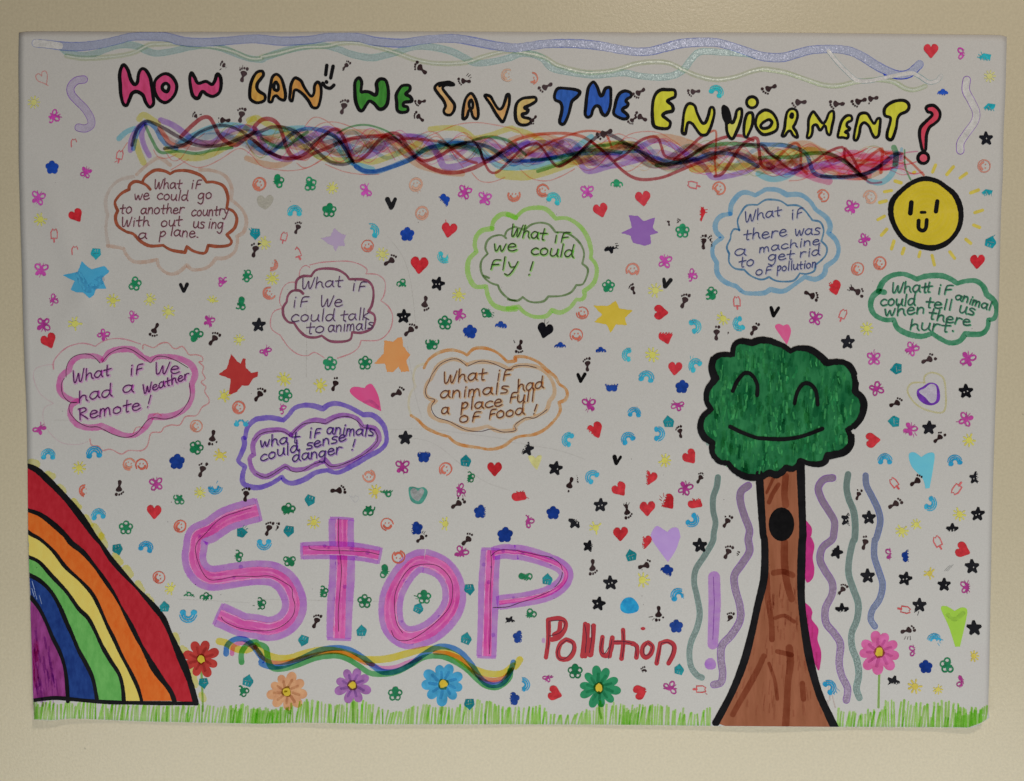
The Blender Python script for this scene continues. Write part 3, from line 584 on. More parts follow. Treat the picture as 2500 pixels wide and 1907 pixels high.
# ------------------------------------------------------------------ sun
at_height(520)
sn = group('sun_drawing', poster, 'yellow smiling sun with black outline and short rays')
so = spline(parse('@31 1370,125 1470,145 1540,190 1620,260 1665,360 1672,470 1640,570 1560,660 1450,705 1340,695 1240,660* 1180,620 1120,530 1085,420 1100,310 1180,220 1270,155'), True, 4)
I = Ink(2); I.fill([so], solid(160, 138, 36, c2=(178, 154, 56), scale=55), 14)
for r in (250, 215, 180, 140, 100, 60):
    I.line([(x, y) for x, y, _ in circ('31', 1385+random.uniform(-8, 8), 415, r, 40, r*1.02)], 7, wash(158, 148, 118, var=.6, scale=60), cap=False)
I.build('sun_disc', sn)
I = Ink(6); I.line(so+so[:2], 12.5, BLACK, wob=.12); I.build('black_outline', sn)
I = Ink(6)
for s, wd in (('@31 1257,325 1248,415', 42), ('@31 1475,315 1463,400', 38), ('@31 1338,408 1372,408', 24), ('@31 1318,478 1318,540 1350,562 1378,540 1386,472', 34)): I.line(spline(parse(s)), wd*K, BLACK, wob=.04)
I.build('sun_face', sn)
I = Ink(1)
for s in ('@31 1030,235 1090,225', '@31 990,325 1045,312', '@31 975,470 1030,440', '@31 1005,600 1050,550', '@31 1090,715 1110,650', '@31 1180,755 1195,710', '@31 1320,780 1330,740', '@31 1430,770 1450,850', '@31 1580,740 1620,795', '@31 1715,635 1755,668', '@31 1780,515 1830,535', '@31 1790,410 1855,390', '@31 1755,245 1820,220', '@31 1665,120 1720,80', '@31 1555,90 1610,25', '@31 1435,70 1460,10', '@31 1275,75 1285,70', '@31 1120,145 1170,160'):
    I = Ink(1); I.line([p[:2] for p in parse(s)], 8, solid(164, 144, 62, var=.12)); I.build('sun_ray', sn)
# ------------------------------------------------------------------ handwriting
A_ = [(.75, .85), (.48, 1), (.2, .85), (.05, .45), (.22, .06), (.5, .08), (.72, .45), (.78, .95)]
F_ = {
 'a': ([A_, [(.78, .95), (.78, .3), (.95, 0)]], 1.05), 'b': ([[(.15, 1.8), (.15, 0), (.6, .05), (.75, .5), (.5, .9), (.15, .6)]], .95),
 'c': ([[(.78, .85), (.5, 1), (.15, .7), (.1, .3), (.4, 0), (.85, .15)]], .95), 'd': ([A_, [(.82, 1.8), (.78, .9), (.8, .3), (.98, 0)]], 1.1),
 'e': ([[(.1, .5), (.72, .62), (.58, .95), (.3, .95), (.08, .55), (.18, .1), (.5, 0), (.85, .2)]], .95),
 'f': ([[(.25, 0), (.4, 1.25), (.92, 1.35)], [(.28, .65), (.8, .72)]], .95), 'g': ([A_, [(.78, .95), (.76, -.4), (.5, -.85), (.1, -.6)]], 1.05),
 'h': ([[(.15, 1.7), (.12, 0)], [(.14, .55), (.42, .95), (.68, .8), (.72, .3), (.88, 0)]], 1.0), 'i': ([[(.25, 1), (.22, 0)], [(.28, 1.38), (.3, 1.45)]], .5),
 'k': ([[(.15, 1.7), (.12, 0)], [(.7, 1), (.18, .5), (.78, 0)]], .9), 'l': ([[(.25, 1.7), (.22, 0)]], .5),
 'm': ([[(.1, 1), (.08, 0)], [(.1, .6), (.32, 1), (.52, .8), (.52, 0)], [(.52, .6), (.76, 1), (.96, .8), (1.05, 0)]], 1.3),
 'n': ([[(.12, 1), (.1, 0)], [(.12, .6), (.42, 1), (.68, .75), (.72, 0)]], .95), 'o': ([[(.45, 1), (.12, .75), (.1, .25), (.4, 0), (.75, .25), (.75, .75), (.45, 1)]], 1.0),
 'p': ([[(.15, 1), (.1, -.75)], [(.14, .7), (.45, 1.05), (.72, .7), (.5, .2), (.15, .2)]], .9), 'r': ([[(.15, 1), (.12, 0)], [(.14, .55), (.4, .98), (.75, .9)]], .85),
 's': ([[(.75, .9), (.35, 1), (.18, .75), (.65, .4), (.6, .05), (.1, .05)]], .85), 't': ([[(.38, 1.5), (.35, .1), (.55, 0)], [(.02, .85), (.78, .92)]], .85),
 'u': ([[(.1, 1), (.12, .25), (.4, 0), (.7, .35), (.78, 1)], [(.78, 1), (.78, .25), (.92, 0)]], 1.0), 'w': ([[(.05, 1), (.2, .1), (.35, .1), (.55, .8), (.7, .1), (.85, .1), (1.05, 1.0)]], 1.2),
 'W': ([[(.05, 1.6), (.15, .1), (.4, .1), (.65, 1.1), (.75, .1), (.95, .1), (1.25, 1.6)]], 1.35), 'y': ([[(.1, 1), (.3, .35), (.6, .35)], [(.8, 1.05), (.5, -.1), (.2, -.75), (-.1, -.6)]], .95),
 'R': ([[(.15, 1.5), (.2, 0)], [(.0, 1.5), (.6, 1.55), (.75, 1.15), (.2, .8), (.5, .5), (.95, 0)]], 1.1), '!': ([[(.35, 1.5), (.25, .5)], [(.2, 0), (.22, .05)]], .5), '.': ([[(.2, .1), (.24, .05)]], .4)}
def word(I, txt, t, x0, x1, y0, y1, xh, wd, m, dx=0, dy=0):
    tot = sum(F_[c][1] for c in txt); sx = (x1-x0)/tot
    ang = math.atan2(y1-y0, x1-x0); x = 0
    for c in txt:
        st, adv = F_[c]; jy = random.uniform(-.06, .06)*xh; k = random.uniform(.93, 1.08)
        for s in st:
            pts = []
            for (u, v) in s:
                lx = (x+u)*sx; ly = v*xh*k
                px = x0+lx*math.cos(ang)+ly*math.sin(ang)*.6+ly*.12+dx; py = y0+lx*math.sin(ang)-ly*math.cos(ang)+jy+dy
                pts.append((*T(t, px+random.uniform(-1.2, 1.2), py+random.uniform(-1.2, 1.2)), False))
            I.line(spline(pts, step=1.8), wd*K, m, wob=.08)
        x += adv
def cloud(label, rings, words, pen, halo, pw=9, hw=16, xh=52, hdx=5, hdy=5):
    g = group('thought_cloud', poster, label)
    for name, lst in rings:
        I = Ink(1.2 if name == 'outer_outline' else 2.4)
        for wd, m, s in lst:
            I.line(spline(parse(s), step=3.5), wd*K, m, wob=.12)
        I.build(name, g)
    for q in words:
        I = Ink(3.4); xq = q[6] if len(q) > 6 else xh; st = random.getstate()
        word(I, *q[:6], xq, hw, halo, hdx, hdy); random.setstate(st); I.k += 12; I.off += 2e-5
        word(I, *q[:6], xq, pw, pen); I.build('handwritten_word', g)
    return g
at_height(520)
c1 = solid(122, 62, 42, var=.25); p1 = wash(150, 128, 112, var=.5)
cloud('brown cloud outline with the question about another country', [
 ('outer_outline', [(30, p1, '@01 1150,90 1200,40 1260,-10 1340,-50 1430,10'), (28, wash(148, 134, 122, var=.4), '@01 1120,110 1020,130 940,190 890,290 895,400 905,420 890,540 910,690*'), (30, p1, '@01 905,690 980,700 1040,712* 1060,760 1120,820 1220,825 1320,805* 1340,870 1420,925 1500,910 1570,850* 1620,890 1720,880 1780,840 1815,795* 1900,790 1970,740 1995,660 1990,610* 2050,570 2070,470 2030,380 1940,300* 1945,200 1900,110 1800,60 1680,50')]),
 ('cloud_outline', [(26, c1, '@01 1262,215 1230,180 1180,155 1130,150 1090,180 1085,215* 1020,250 970,310 970,350 990,395* 970,450 990,520 1060,570 1120,590 1180,650 1260,690 1370,685* 1440,725 1555,745* 1570,695* 1630,735 1720,750 1750,685* 1830,695 1920,685 1945,650 1905,595* 1970,540 1990,460 1960,400 1905,375* 1915,280 1880,190 1800,155 1735,155* 1690,100 1580,60 1480,60 1430,85* 1380,60 1300,55 1220,110 1195,160')])],
 [('What', '01', 1295, 1530, 210, 205), ('if', '01', 1600, 1690, 208, 206), ('we', '01', 1125, 1260, 300, 298), ('could', '01', 1315, 1585, 300, 312), ('go', '01', 1660, 1785, 295, 295), ('to', '01', 1005, 1115, 420, 415), ('another', '01', 1180, 1550, 420, 418), ('country', '01', 1605, 1925, 440, 430), ('With', '01', 1020, 1260, 528, 520), ('out', '01', 1350, 1530, 528, 520), ('us', '01', 1620, 1720, 542, 540), ('ing', '01', 1745, 1880, 540, 545), ('a', '01', 1160, 1240, 632, 630), ('p', '01', 1335, 1400, 622, 620), ('lane.', '01', 1425, 1670, 603, 622)],
 solid(84, 46, 50), wash(176, 135, 132, var=.3), 9.5, 15, 50)
at_height(700)
c2 = solid(112, 62, 76, var=.25); p2 = wash(160, 108, 108, var=.5)
cloud('maroon cloud outline with the question about talking to animals', [
 ('outer_outline', [(10, p2, '@11 470,850 560,830 680,820 800,820 900,850 950,890 940,925* 1030,930 1090,970 1105,1030 1090,1110 1065,1150* 1130,1200 1165,1280 1150,1380 1100,1450 1030,1485 900,1485* 880,1540 820,1590 700,1635'), (9, p2, '@11 590,1630 510,1585 450,1612 370,1600 290,1540 220,1440* 150,1390 140,1310 170,1240 240,1215* 215,1150 240,1050 290,1000 350,995'), (9, p2, '@11 380,950 390,890 430,855 470,870')]),
 ('cloud_outline', [(21, c2, '@11 412,1090 380,1065 320,1070 285,1110 275,1160* 245,1210 250,1280 290,1330 335,1335* 380,1400 440,1450 510,1460 570,1445* 640,1490 740,1495 810,1475 825,1415* 900,1420 980,1390 1015,1330 1010,1270 960,1240* 990,1190 1005,1100 990,1020 930,975 800,970* 770,930 700,890 600,880 520,895 480,945* 410,945 360,980 350,1050')])],
 [('What', '11', 400, 750, 1048, 1030), ('if', '11', 815, 940, 1068, 1068), ('if', '11', 315, 460, 1205, 1195), ('We', '11', 555, 750, 1195, 1195), ('could', '11', 305, 690, 1325, 1318), ('talk', '11', 725, 975, 1318, 1305), ('to', '11', 435, 600, 1425, 1420), ('animals', '11', 620, 1005, 1415, 1385)],
 solid(66, 46, 66), wash(150, 138, 146, var=.2), 9, 16, 56)
at_height(600)
g1 = wash(122, 148, 78, var=.28); g2 = wash(88, 104, 66, var=.4)
cloud('bright green cloud outline with the question about flying', [
 ('outer_outline', [(40, g1, '@11 2000,545* 1920,560 1870,610 1855,680 1870,740* 1810,800 1795,880 1810,960 1860,1030 1950,1030* 1970,1120 2020,1190 2110,1220 2200,1220'), (40, g1, '@11 2000,545 2015,480 2080,425 2150,430 2200,455'), (36, g1, '@21 0,425 65,455* 120,400 180,375 280,370 340,395 400,460* 500,460 600,520 670,620 700,730 695,790* 740,850 745,930 715,1010 640,1070* 645,1110 620,1140 575,1140* 520,1210 440,1250 370,1230* 320,1280 220,1285 140,1250 90,1200* 0,1215')]),
 ('cloud_outline', [(18, g2, '@11 2120,625 2080,600 2010,610 1960,650 1945,710 1965,755* 1915,810 1905,880 1930,950 1990,1000 2050,1020* 2080,1080 2150,1140 2200,1150'), (17, g2, '@11 1975,960 1930,940'), (18, g2, '@11 2110,600 2130,560 2190,530 @21 60,530 140,555* 200,510 280,495 350,515 400,575* 480,580 560,620 620,690 640,760 625,840* 670,880 665,940 630,1010 575,1020* 530,1080 450,1110 340,1115* 300,1155 220,1165 165,1150 125,1120* 80,1150 0,1140')])],
 [('What', '21', 20, 325, 605, 640), ('if', '21', 375, 515, 658, 660), ('we', '21', -125, 80, 730, 735), ('could', '21', 185, 560, 758, 790), ('fly', '21', -170, 90, 885, 890), ('!', '21', 150, 215, 935, 935, 70)],
 solid(42, 56, 30), wash(118, 148, 84, var=.3), 10, 22, 60)
at_height(600)
b1 = wash(96, 124, 165, var=.28); b2 = wash(66, 98, 118, var=.4)
cloud('blue cloud outline with the question about a pollution machine', [
 ('outer_outline', [(40, b1, '@21 1870,420* 1880,340 1940,260 2000,240 2080,265* 2150,225 @31 40,215 130,220 210,260* 320,260 400,310 450,380 490,410* 550,460 575,530 560,580* 620,640 645,720 620,800 540,860* 520,930 450,970 360,950* 280,1010 180,1070 70,1055* 20,1085 @21 2050,1090 1980,1080 1920,1030* 1820,990 1760,920 1755,830* 1720,760 1730,680 1800,620* 1750,570 1745,500 1790,440 1870,420')]),
 ('cloud_outline', [(16, b2, '@21 1945,560* 1930,480 1960,410 2010,350 2100,345* 2150,310 @31 60,300 150,310 215,350* 300,350 360,390 400,440 425,475* 490,490 520,560 500,650* 545,700 540,760 500,810 450,850* 440,900 380,925 320,920* 270,980 180,990 110,980 60,950* 20,970 @21 2110,970 2040,940 1985,890* 1910,880 1860,830 1860,755* 1840,700 1870,630 1875,590 1900,550 1945,555')])],
 [('What', '31', -144, 175, 490, 432), ('if', '31', 240, 350, 468, 442), ('there', '31', -155, 220, 640, 605), ('was', '31', 275, 495, 605, 590), ('a', '31', -235, -120, 775, 772), ('machine', '31', -25, 500, 745, 675, 44), ('to', '31', -195, -55, 870, 855), ('get', '31', 50, 275, 815, 800, 46), ('rid', '31', 315, 500, 790, 768, 46), ('of', '31', -55, 85, 935, 920, 46), ('pollution', '31', 125, 465, 905, 868, 44)],
 solid(52, 54, 84), wash(140, 134, 156, var=.3), 9, 19, 54)
at_height(750)
e1 = wash(56, 112, 80, var=.3)
cloud('dark green cloud outline with the question about hurt animals', [
 ('cloud_outline', [(44, e1, '@31 1030,1080 980,1070* 1020,990 1090,940 1180,925 1250,945 1300,970* 1380,945 1500,940 1580,965 1640,1005* 1720,985 1800,985 1860,1030 1890,1100* 1950,1150 1975,1230 1950,1300 1905,1310* 1895,1380 1840,1430 1710,1430* 1660,1490 1580,1505 1500,1470 1430,1425* 1340,1450 1230,1430 1140,1380 1110,1310* 1030,1310 950,1270 915,1200 930,1120 985,1070')])],
 [('What', '31', 1090, 1400, 1085, 1075), ('t', '31', 1370, 1430, 1075, 1075), ('if', '31', 1465, 1600, 1095, 1092), ('animal', '31', 1620, 1940, 1135, 1240, 46), ('could', '31', 990, 1295, 1190, 1190), ('tell', '31', 1370, 1600, 1205, 1230), ('us', '31', 1650, 1790, 1245, 1275), ('when', '31', 1025, 1375, 1280, 1258), ('there', '31', 1395, 1760, 1300, 1368), ('hurt.', '31', 1235, 1620, 1392, 1412)],
 solid(44, 74, 62), wash(78, 132, 98, var=.3), 10, 18, 54, 4, 3)
at_height(980)
m1 = wash(176, 98, 138, var=.3); sp = wash(190, 120, 118, var=.4)
cloud('pink cloud outline with the question about a weather remote', [
 ('outer_outline', [(11, wash(168, 122, 128, var=.4), '@02 450,210 450,150 500,80 570,25 670,-5 740,0 800,20* 860,-20 950,-45 1050,-40 1180,0'), (5, wash(165, 140, 142, var=.4), '@02 460,168 350,185 290,220 285,300 340,420 450,500* 380,530 360,600 380,690 430,760 520,830 650,845 740,820'),
   (11, sp, '@02 1200,40 1210,5 1290,30 1350,-5 1410,-10 1450,30 1480,40 1530,20 1560,50 1590,90 1650,90 1700,110 1700,145 1670,150 1710,190 1700,240 1725,290 1690,320 1730,360 1720,400 1755,460 1750,500 1700,530 1650,600 1560,610 1510,680 1440,680 1380,700 1350,740 1270,750 1240,850 1190,895 1080,895 1020,925 930,885 860,895 830,860 770,850 755,800')]),
 ('cloud_outline', [(50, m1, '@02 850,135* 820,110 740,100 660,110 600,160 580,220* 520,270 500,350 520,420 600,470 650,475*'), (50, m1, '@02 650,480 600,520 590,600 640,670 720,700 810,700 850,690* 950,730 1040,765 1130,765 1200,720 1250,660 1270,610* 1400,610 1500,580 1580,520 1615,430 1610,340* 1640,250 1600,170 1500,120 1370,105 1310,115 1265,135* 1200,110 1120,50 1010,45 920,70 870,130'), (5, PEN, '@02 860,150 920,80 1020,35 1100,45 1200,110 1265,160* 1310,110 1380,105 1480,140 1580,200'), (5, PEN, '@02 555,280 560,190 600,120 680,85 770,95 840,160'), (5, PEN, '@02 540,290 515,340 530,430 590,490 650,490* 590,500 585,570 650,650 740,695 830,700 950,760 1060,785 1150,750 1230,650 1290,620 1400,630 1500,590 1560,520 1600,430 1590,330'), (9, sp, '@02 1120,750 1150,700 1210,705'), (9, sp, '@02 1290,600 1320,580 1355,600')])],
 [('What', '02', 610, 945, 330, 258), ('if', '02', 1085, 1205, 262, 238), ('We', '02', 1300, 1515, 252, 242), ('had', '02', 655, 960, 492, 432), ('a', '02', 1025, 1135, 412, 405), ('Weather', '02', 1205, 1615, 418, 285, 48), ('Remote', '02', 655, 1195, 640, 548), ('!', '02', 1205, 1290, 535, 520, 62)],
 solid(76, 32, 76), wash(178, 130, 156, var=.3), 10, 26, 60)
at_height(1100)
v1 = wash(106, 86, 160, var=.28); v2 = wash(136, 90, 150, var=.3)
cloud('violet cloud outline with the question about sensing danger', [
 ('outer_outline', [(42, v1, '@02 2060,790 2080,700 2140,640 @12 60,625 150,620 245,640* 290,600 340,540 420,515 500,520 580,545* 630,510 700,500 800,530 920,595* 1000,600 1080,670 1110,750 1110,830 1060,890 950,950 850,1010 740,1070 680,1080 620,1060* 520,1080 420,1140 320,1170 260,1150 235,1115* 150,1170 50,1205 -30,1200 -90,1170 -95,1100 -75,1030* -130,985 -110,930 -80,850 -85,795')]),
 ('cloud_outline', [(44, v2, '@12 310,765* 240,725 150,725 60,745 10,800 -10,860 0,930* -35,960 -20,1040 20,1090 100,1115 180,1080 260,1025* 330,1055 430,1050 520,1010 600,975* 650,1030 740,1020 850,970 930,920 1020,850 1050,780 1010,710 910,695* 870,630 780,600 690,610 600,655* 520,640 440,660 370,710 310,765'), (5, PEN, '@12 300,770 240,735 130,735 50,760 0,810'), (5, PEN, '@12 320,760 400,680 500,660 600,670* 700,620 790,610 870,650 920,700 1000,715 1040,780 1020,840 920,930 750,1010 650,1030 590,985* 500,1010 400,1070 320,1070 265,1030 150,1100 90,1120 20,1090')])],
 [('wha', '12', 48, 295, 868, 832), ('t', '12', 312, 385, 832, 828), ('if', '12', 455, 560, 792, 780), ('animals', '12', 605, 1010, 755, 775), ('could', '12', 50, 395, 985, 895), ('sense', '12', 435, 790, 888, 805), ('danger', '12', 320, 750, 988, 918), ('!', '12', 800, 860, 895, 890, 56)],
 solid(52, 36, 84), wash(144, 116, 160, var=.3), 9.5, 19, 54)
at_height(1000)
o1 = wash(186, 122, 72, var=.6); o2 = wash(186, 142, 112, var=.3)
cloud('orange cloud outline with the question about a place full of food', [
 ('outer_outline', [(26, o1, '@12 1430,200 1470,130 1560,70 1660,50 1750,70 1790,95* 1850,40 1940,35 2040,70 2130,150* 2200,140 @22 60,110 150,110 250,150 330,220 400,280 430,335 480,370 500,420 480,470 430,490* 440,560 400,630 320,710 220,760 70,785 -40,860 -150,885 @12 1880,870 1750,850 1680,820 1640,780* 1540,750 1440,700 1380,640 1320,600'), (20, wash(186, 160, 138, var=.7), '@12 1320,600 1300,520 1310,430 1355,360* 1340,280 1360,200 1430,165')]),
 ('cloud_outline', [(34, o2, '@12 1790,170* 1700,130 1620,140 1540,190 1490,290* 1450,340 1440,420 1480,460 1530,480* 1480,520 1480,590 1550,640 1640,660 1750,710 1850,720 1960,690* 2050,730 2150,730 2200,720 @22 60,690 140,630* 230,610 320,560 350,480* 390,420 380,330 320,240 230,190 100,180 10,210* @12 2060,170 1950,150 1850,155 1790,175'), (5, PEN, '@12 1790,185 1700,125 1580,160 1500,250 1470,320 1440,390 1460,450 1520,470 1490,530 1530,610 1640,650 1780,720 1900,735 2000,715 2100,740 2200,725 @22 60,680 150,620 230,620 330,550'), (5, PEN, '@12 1800,185 1900,145 2000,160 2140,220 @22 50,190 150,180 240,200')])],
 [('What', '12', 1590, 1960, 328, 296), ('if', '12', 2030, 2160, 308, 300), ('animals', '12', 1560, 2145, 460, 408), ('had', '22', 75, 310, 402, 365), ('a', '12', 1570, 1645, 588, 585), ('place', '12', 1735, 2095, 555, 518), ('full', '22', 0, 225, 492, 482), ('of', '12', 1720, 1900, 658, 650), ('food', '22', -175, 150, 632, 588), ('!', '22', 195, 250, 590, 588, 50)],
 solid(88, 52, 38), wash(192, 142, 110, var=.3), 10, 24, 58)
# ------------------------------------------------------------------ STOP Pollution
at_height(1450)
stp = group('stop_lettering', poster, 'big pink and purple word STOP drawn in felt pen')
PW = wash(158, 110, 176, var=.28, scale=90); PI = solid(202, 88, 146, var=.25, scale=70, c2=(214, 136, 176))
def biglet(paths, pen):
    I = Ink(2); Q = []
    for s, pw, ow in paths:
        closed = s.endswith('c'); p = spline(parse(s.rstrip('c ')), closed, 4)
        if closed: p = p+p[:1]
        I.line(p, (ow+8)*K, PW, offset=(pw*.5+ow*.40)*K, wob=.08, cap=False); I.line(p, (ow+8)*K, PW, offset=-(pw*.5+ow*.40)*K, wob=.08, cap=False)
        Q.append((p, pw, closed))
        if not closed:
            for e, d in ((p[0], p[3]), (p[-1], p[-4])):
                ux, uy = e[0]-d[0], e[1]-d[1]; n_ = math.hypot(ux, uy); ux /= n_; uy /= n_; hw = (pw*.5+ow*.85)*K
                I.line([(e[0]-uy*hw+ux*2, e[1]+ux*hw+uy*2), (e[0]+ux*3, e[1]+uy*3), (e[0]+uy*hw+ux*2, e[1]-ux*hw+uy*2)], 7, PW, cap=False)
        for _ in range(5):
            q = random.choice(p[2:-2]); I.dot(q[0]+random.uniform(-1, 1)*(pw*.5+ow*.3)*K, q[1]+random.uniform(-1, 1)*(pw*.5+ow*.3)*K, random.uniform(3, 6), wash(150, 128, 160, var=.3))
    o = I.build('stop_letter', stp)
    I = Ink(3)
    for p, pw, closed in Q:
        I.line(p, pw*K, PI, wob=.09, cap=False)
        I.line(p, pw*.42*K, wash(168, 138, 158, var=.9, scale=40), offset=pw*.2*K, wob=.25, cap=False); I.line(p, pw*.3*K, wash(166, 134, 156, var=.9, scale=40), offset=-pw*.28*K, wob=.3, cap=False); I.line(p, 1.6, solid(206, 140, 170, var=.2), offset=pw*.46*K, wob=.5, cap=False)
    I.build('pink_core', o)
    I = Ink(4)
    for s in pen: I.line(spline(parse(s), step=3), 1.5, PEN)
    I.build('pen_line', o)
biglet([('@02 2165,1395 2050,1425 1900,1475 1770,1560 @03 1660,30 1640,130 1630,210 1650,290 1710,360 1800,385 1950,365 2100,345 @13 60,340 160,350 260,410 320,510 340,600 320,690 250,770 130,810 0,790 @03 2040,780 1940,735 1840,690', 96, 58)],
 ['@02 2110,1378 2000,1410 1850,1470 1720,1600 @03 1650,100 1650,200 1700,330 1760,395 1850,395 1980,370 2150,370 @13 120,365 200,390 310,460 325,540 345,620 320,710 230,790 120,825 0,825', '@03 1860,710 1890,750 2000,800 2130,825'])
biglet([('@12 738,1475 @13 735,0 740,300 725,600 715,890', 95, 62), ('@13 410,155 600,150 850,160 1050,195', 78, 36)], ['@12 712,1465 @13 712,100 735,300 722,500 708,680 712,830', '@13 462,112 480,140 600,152 800,155 950,165 1052,187'])
biglet([('@13 1430,240 1580,300 1665,420 1680,580 1610,720 1470,840 1300,885 1190,820 1150,700 1160,540 1230,390 1330,270 c', 98, 52)], ['@13 1250,845 1200,760 1180,600 1200,470 1290,320 1400,270 1540,280 1640,370 1670,480 1640,630 1500,780 1340,890 1240,910 1180,880 1155,825'])
biglet([('@13 1990,150 1975,400 1965,700 1955,1040', 72, 50), ('@13 2020,175 2110,160 2200,170 @23 80,165 200,190 350,240 450,290 490,360 440,450 320,520 150,560 0,580 @13 2060,590', 40, 42)], ['@13 1990,155 1995,300 1985,500 1985,800 1980,1020', '@13 1995,195 2060,150 2200,150 @23 100,160 250,190 370,215 450,285 445,390 370,480 250,540 100,590 0,625 @13 2010,632'])
pol = group('pollution_lettering', poster, 'dark red word Pollution drawn with doubled felt pen lines')
RP = solid(152, 46, 54, c2=(170, 66, 66), scale=80); 
for ps, pens in ((['@23 340,735 340,900 320,1050', '@23 340,735 430,720 480,750 480,810 430,880 370,900', '@23 440,760 430,830 390,860'], ['@23 345,745 345,850 337,980', '@23 350,745 450,740 480,765 440,840 350,870']),
  (['@23 490,900 550,930 555,1000 510,1060 440,1060 420,1010 440,940 480,905'], ['@23 490,905 540,930 535,1000 480,1060 430,1060 415,1010 440,950 490,908']),
  (['@23 650,770 640,900 625,1040', '@23 672,780 665,900 650,1040'], ['@23 645,775 660,880 650,1010']), (['@23 720,785 715,900 700,1030', '@23 698,900 690,1030'], ['@23 700,780 705,880 685,1010']),
  (['@23 795,880 785,980 800,1030 840,1030 870,970 878,885', '@23 878,885 860,1000 855,1040'], ['@23 795,890 780,990 810,1020 850,960', '@23 875,900 855,1000 845,1060']),
  (['@23 968,820 970,930 955,1060', '@23 900,925 1000,925 1060,935'], ['@23 965,830 975,930 960,1050', '@23 890,918 970,915 1040,935']),
  (['@23 1040,935 1085,960 1080,1050'], ['@23 1045,935 1070,970 1080,1040']), (['@23 1180,925 1215,960 1200,1020 1160,1050 1130,1020 1135,960 1165,930'], ['@23 1180,925 1215,960 1190,1020 1150,1030 1140,980 1170,930']),
  (['@23 1280,930 1265,1020 1250,1100', '@23 1280,935 1340,915 1395,950 1390,1020 1350,1100'], ['@23 1290,930 1275,1000 1255,1090', '@23 1290,930 1350,925 1385,970 1370,1030 1345,1080'])):
    I = Ink(2)
    for s in ps: I.line(spline(parse(s)), 11.5, RP, wob=.07)
    for s in pens: I.line(spline(parse(s)), 1.8, PEN)
    I.build('pollution_letter', pol)
I = Ink(2); I.dot(*T('23', 1135, 808), 6, RP, 4); I.dot(*T('23', 300, 908), 5, wash(165, 130, 165), 7); I.build('letter_dot', pol)
I = Ink(2); I.line([T('23', 1733, 375), T('23', 1738, 600), T('23', 1722, 940)], 28, wash(156, 116, 172, var=.25)); I.line([T('23', 1727, 375), T('23', 1735, 600), T('23', 1722, 900)], 1.6, wash(120, 80, 130)); I.dot(*T('23', 1703, 1108), 15, wash(150, 108, 170)); I.build('exclamation_mark', poster, 'lilac exclamation mark between two glitter squiggles')
# ------------------------------------------------------------------ wavy ribbon under STOP
at_height(1650)
wv = group('ribbon_wave', poster, 'wavy ribbon of yellow, orange, pink, blue and green felt pen under the word STOP')
for c, wd, s in (((190, 165, 70), 58, '@03 1840,915 1900,930 1990,980 2080,985 2150,950 @13 60,1000 180,1050 300,1055 420,1020 560,990 700,995 820,1030 900,1060 1000,1070 1130,1060 1280,1020 1420,985 1560,985 1680,1030 1800,1120 1900,1170 2000,1190 2100,1180 2180,1120 @23 60,1130 100,1070'),
 ((200, 118, 82), 36, '@13 10,960 60,1040 130,1085 250,1095 400,1060 550,1020 700,1005 820,1035 920,1090 1000,1110'), ((200, 118, 82), 36, '@13 1520,1010 1640,1020 1750,1070 1830,1160 1900,1215 2000,1240 2100,1220 2170,1150'),
 ((195, 110, 145), 40, '@03 1950,1020 1960,960 2000,935 2070,930 2140,970'), ((195, 120, 155), 36, '@13 980,1110 1080,1140 1200,1130 1300,1090 1400,1060'), ((190, 120, 145), 30, '@13 1900,1230 1980,1260 2080,1250'),
 ((66, 110, 162), 48, '@03 1900,1020 1910,950 1970,900 2060,900 2130,960 2203,1060 @13 60,1100 150,1130 250,1120 400,1060 560,990 700,970 800,985 900,1040 1000,1120 1080,1170 1180,1170 1300,1120 1420,1030 1540,965 1640,965 1740,1010 1830,1110 1900,1220 1980,1280 2080,1270 2150,1180 2180,1090'),
 ((76, 140, 84), 48, '@03 2030,1090 2030,1010 2080,940 2150,920 @13 30,935 100,970 120,1080 160,1140 250,1145 380,1110 520,1055 680,1035 780,1060 880,1120 970,1180 1080,1190 1200,1170 1320,1110 1430,1050 1560,1040 1680,1080 1790,1150 1870,1230 1950,1290 2050,1300 2140,1230 @23 20,1160')):
    I = Ink(2+random.random()); I.line(spline(parse(s), step=5), wd*K, wash(*c, var=.22, scale=120)); I.build('ribbon_strand', wv)
# ------------------------------------------------------------------ grass
I = Ink(1)
def bottom(x): return edge_val(EB, x, 0)
x = 84
while x < 2412:
    if 1738 < x < 2045: x = 2045
    top = 44+8*math.sin(x/57.0)+7*math.sin(x/23.0+1)+(10 if x > 2150 else 0)
    if x < 490: top = 42
    if 1330 < x < 1460: top *= .72
    h = top*random.uniform(.84, 1.08); lean = random.uniform(-2, 9)
    if x > 2390: h *= .9
    yb = bottom(x)
    xe = min(x+lean, 2410)
    I.line([(x, yb), (x+lean*.4, yb-h*.5), (xe, yb-h)], random.uniform(3.8, 6.2), wash(*random.choice(((130, 168, 80), (138, 174, 92), (124, 162, 74), (140, 170, 98))), var=.35, scale=90), wob=.1)
    x += random.choice((5.2, 6.0, 6.6, 7.6, 9.5))
for k in range(70):
    x = random.uniform(90, 2400)
    if 1735 < x < 2050: continue
    yb = bottom(x); h = random.uniform(20, 44); I.line([(x, yb), (x+random.uniform(-2, 6), yb-h)], random.uniform(2.5, 5), wash(134, 166, 94, var=.35))
for x0, x1 in ((84, 100), (610, 700), (560, 590), (2330, 2405), (1520, 1560)):
    x = x0
    while x < x1: I.line([(x, bottom(x)), (x+4, bottom(x)-random.uniform(25, 40))], 5, wash(128, 164, 88, var=.3)); x += 5
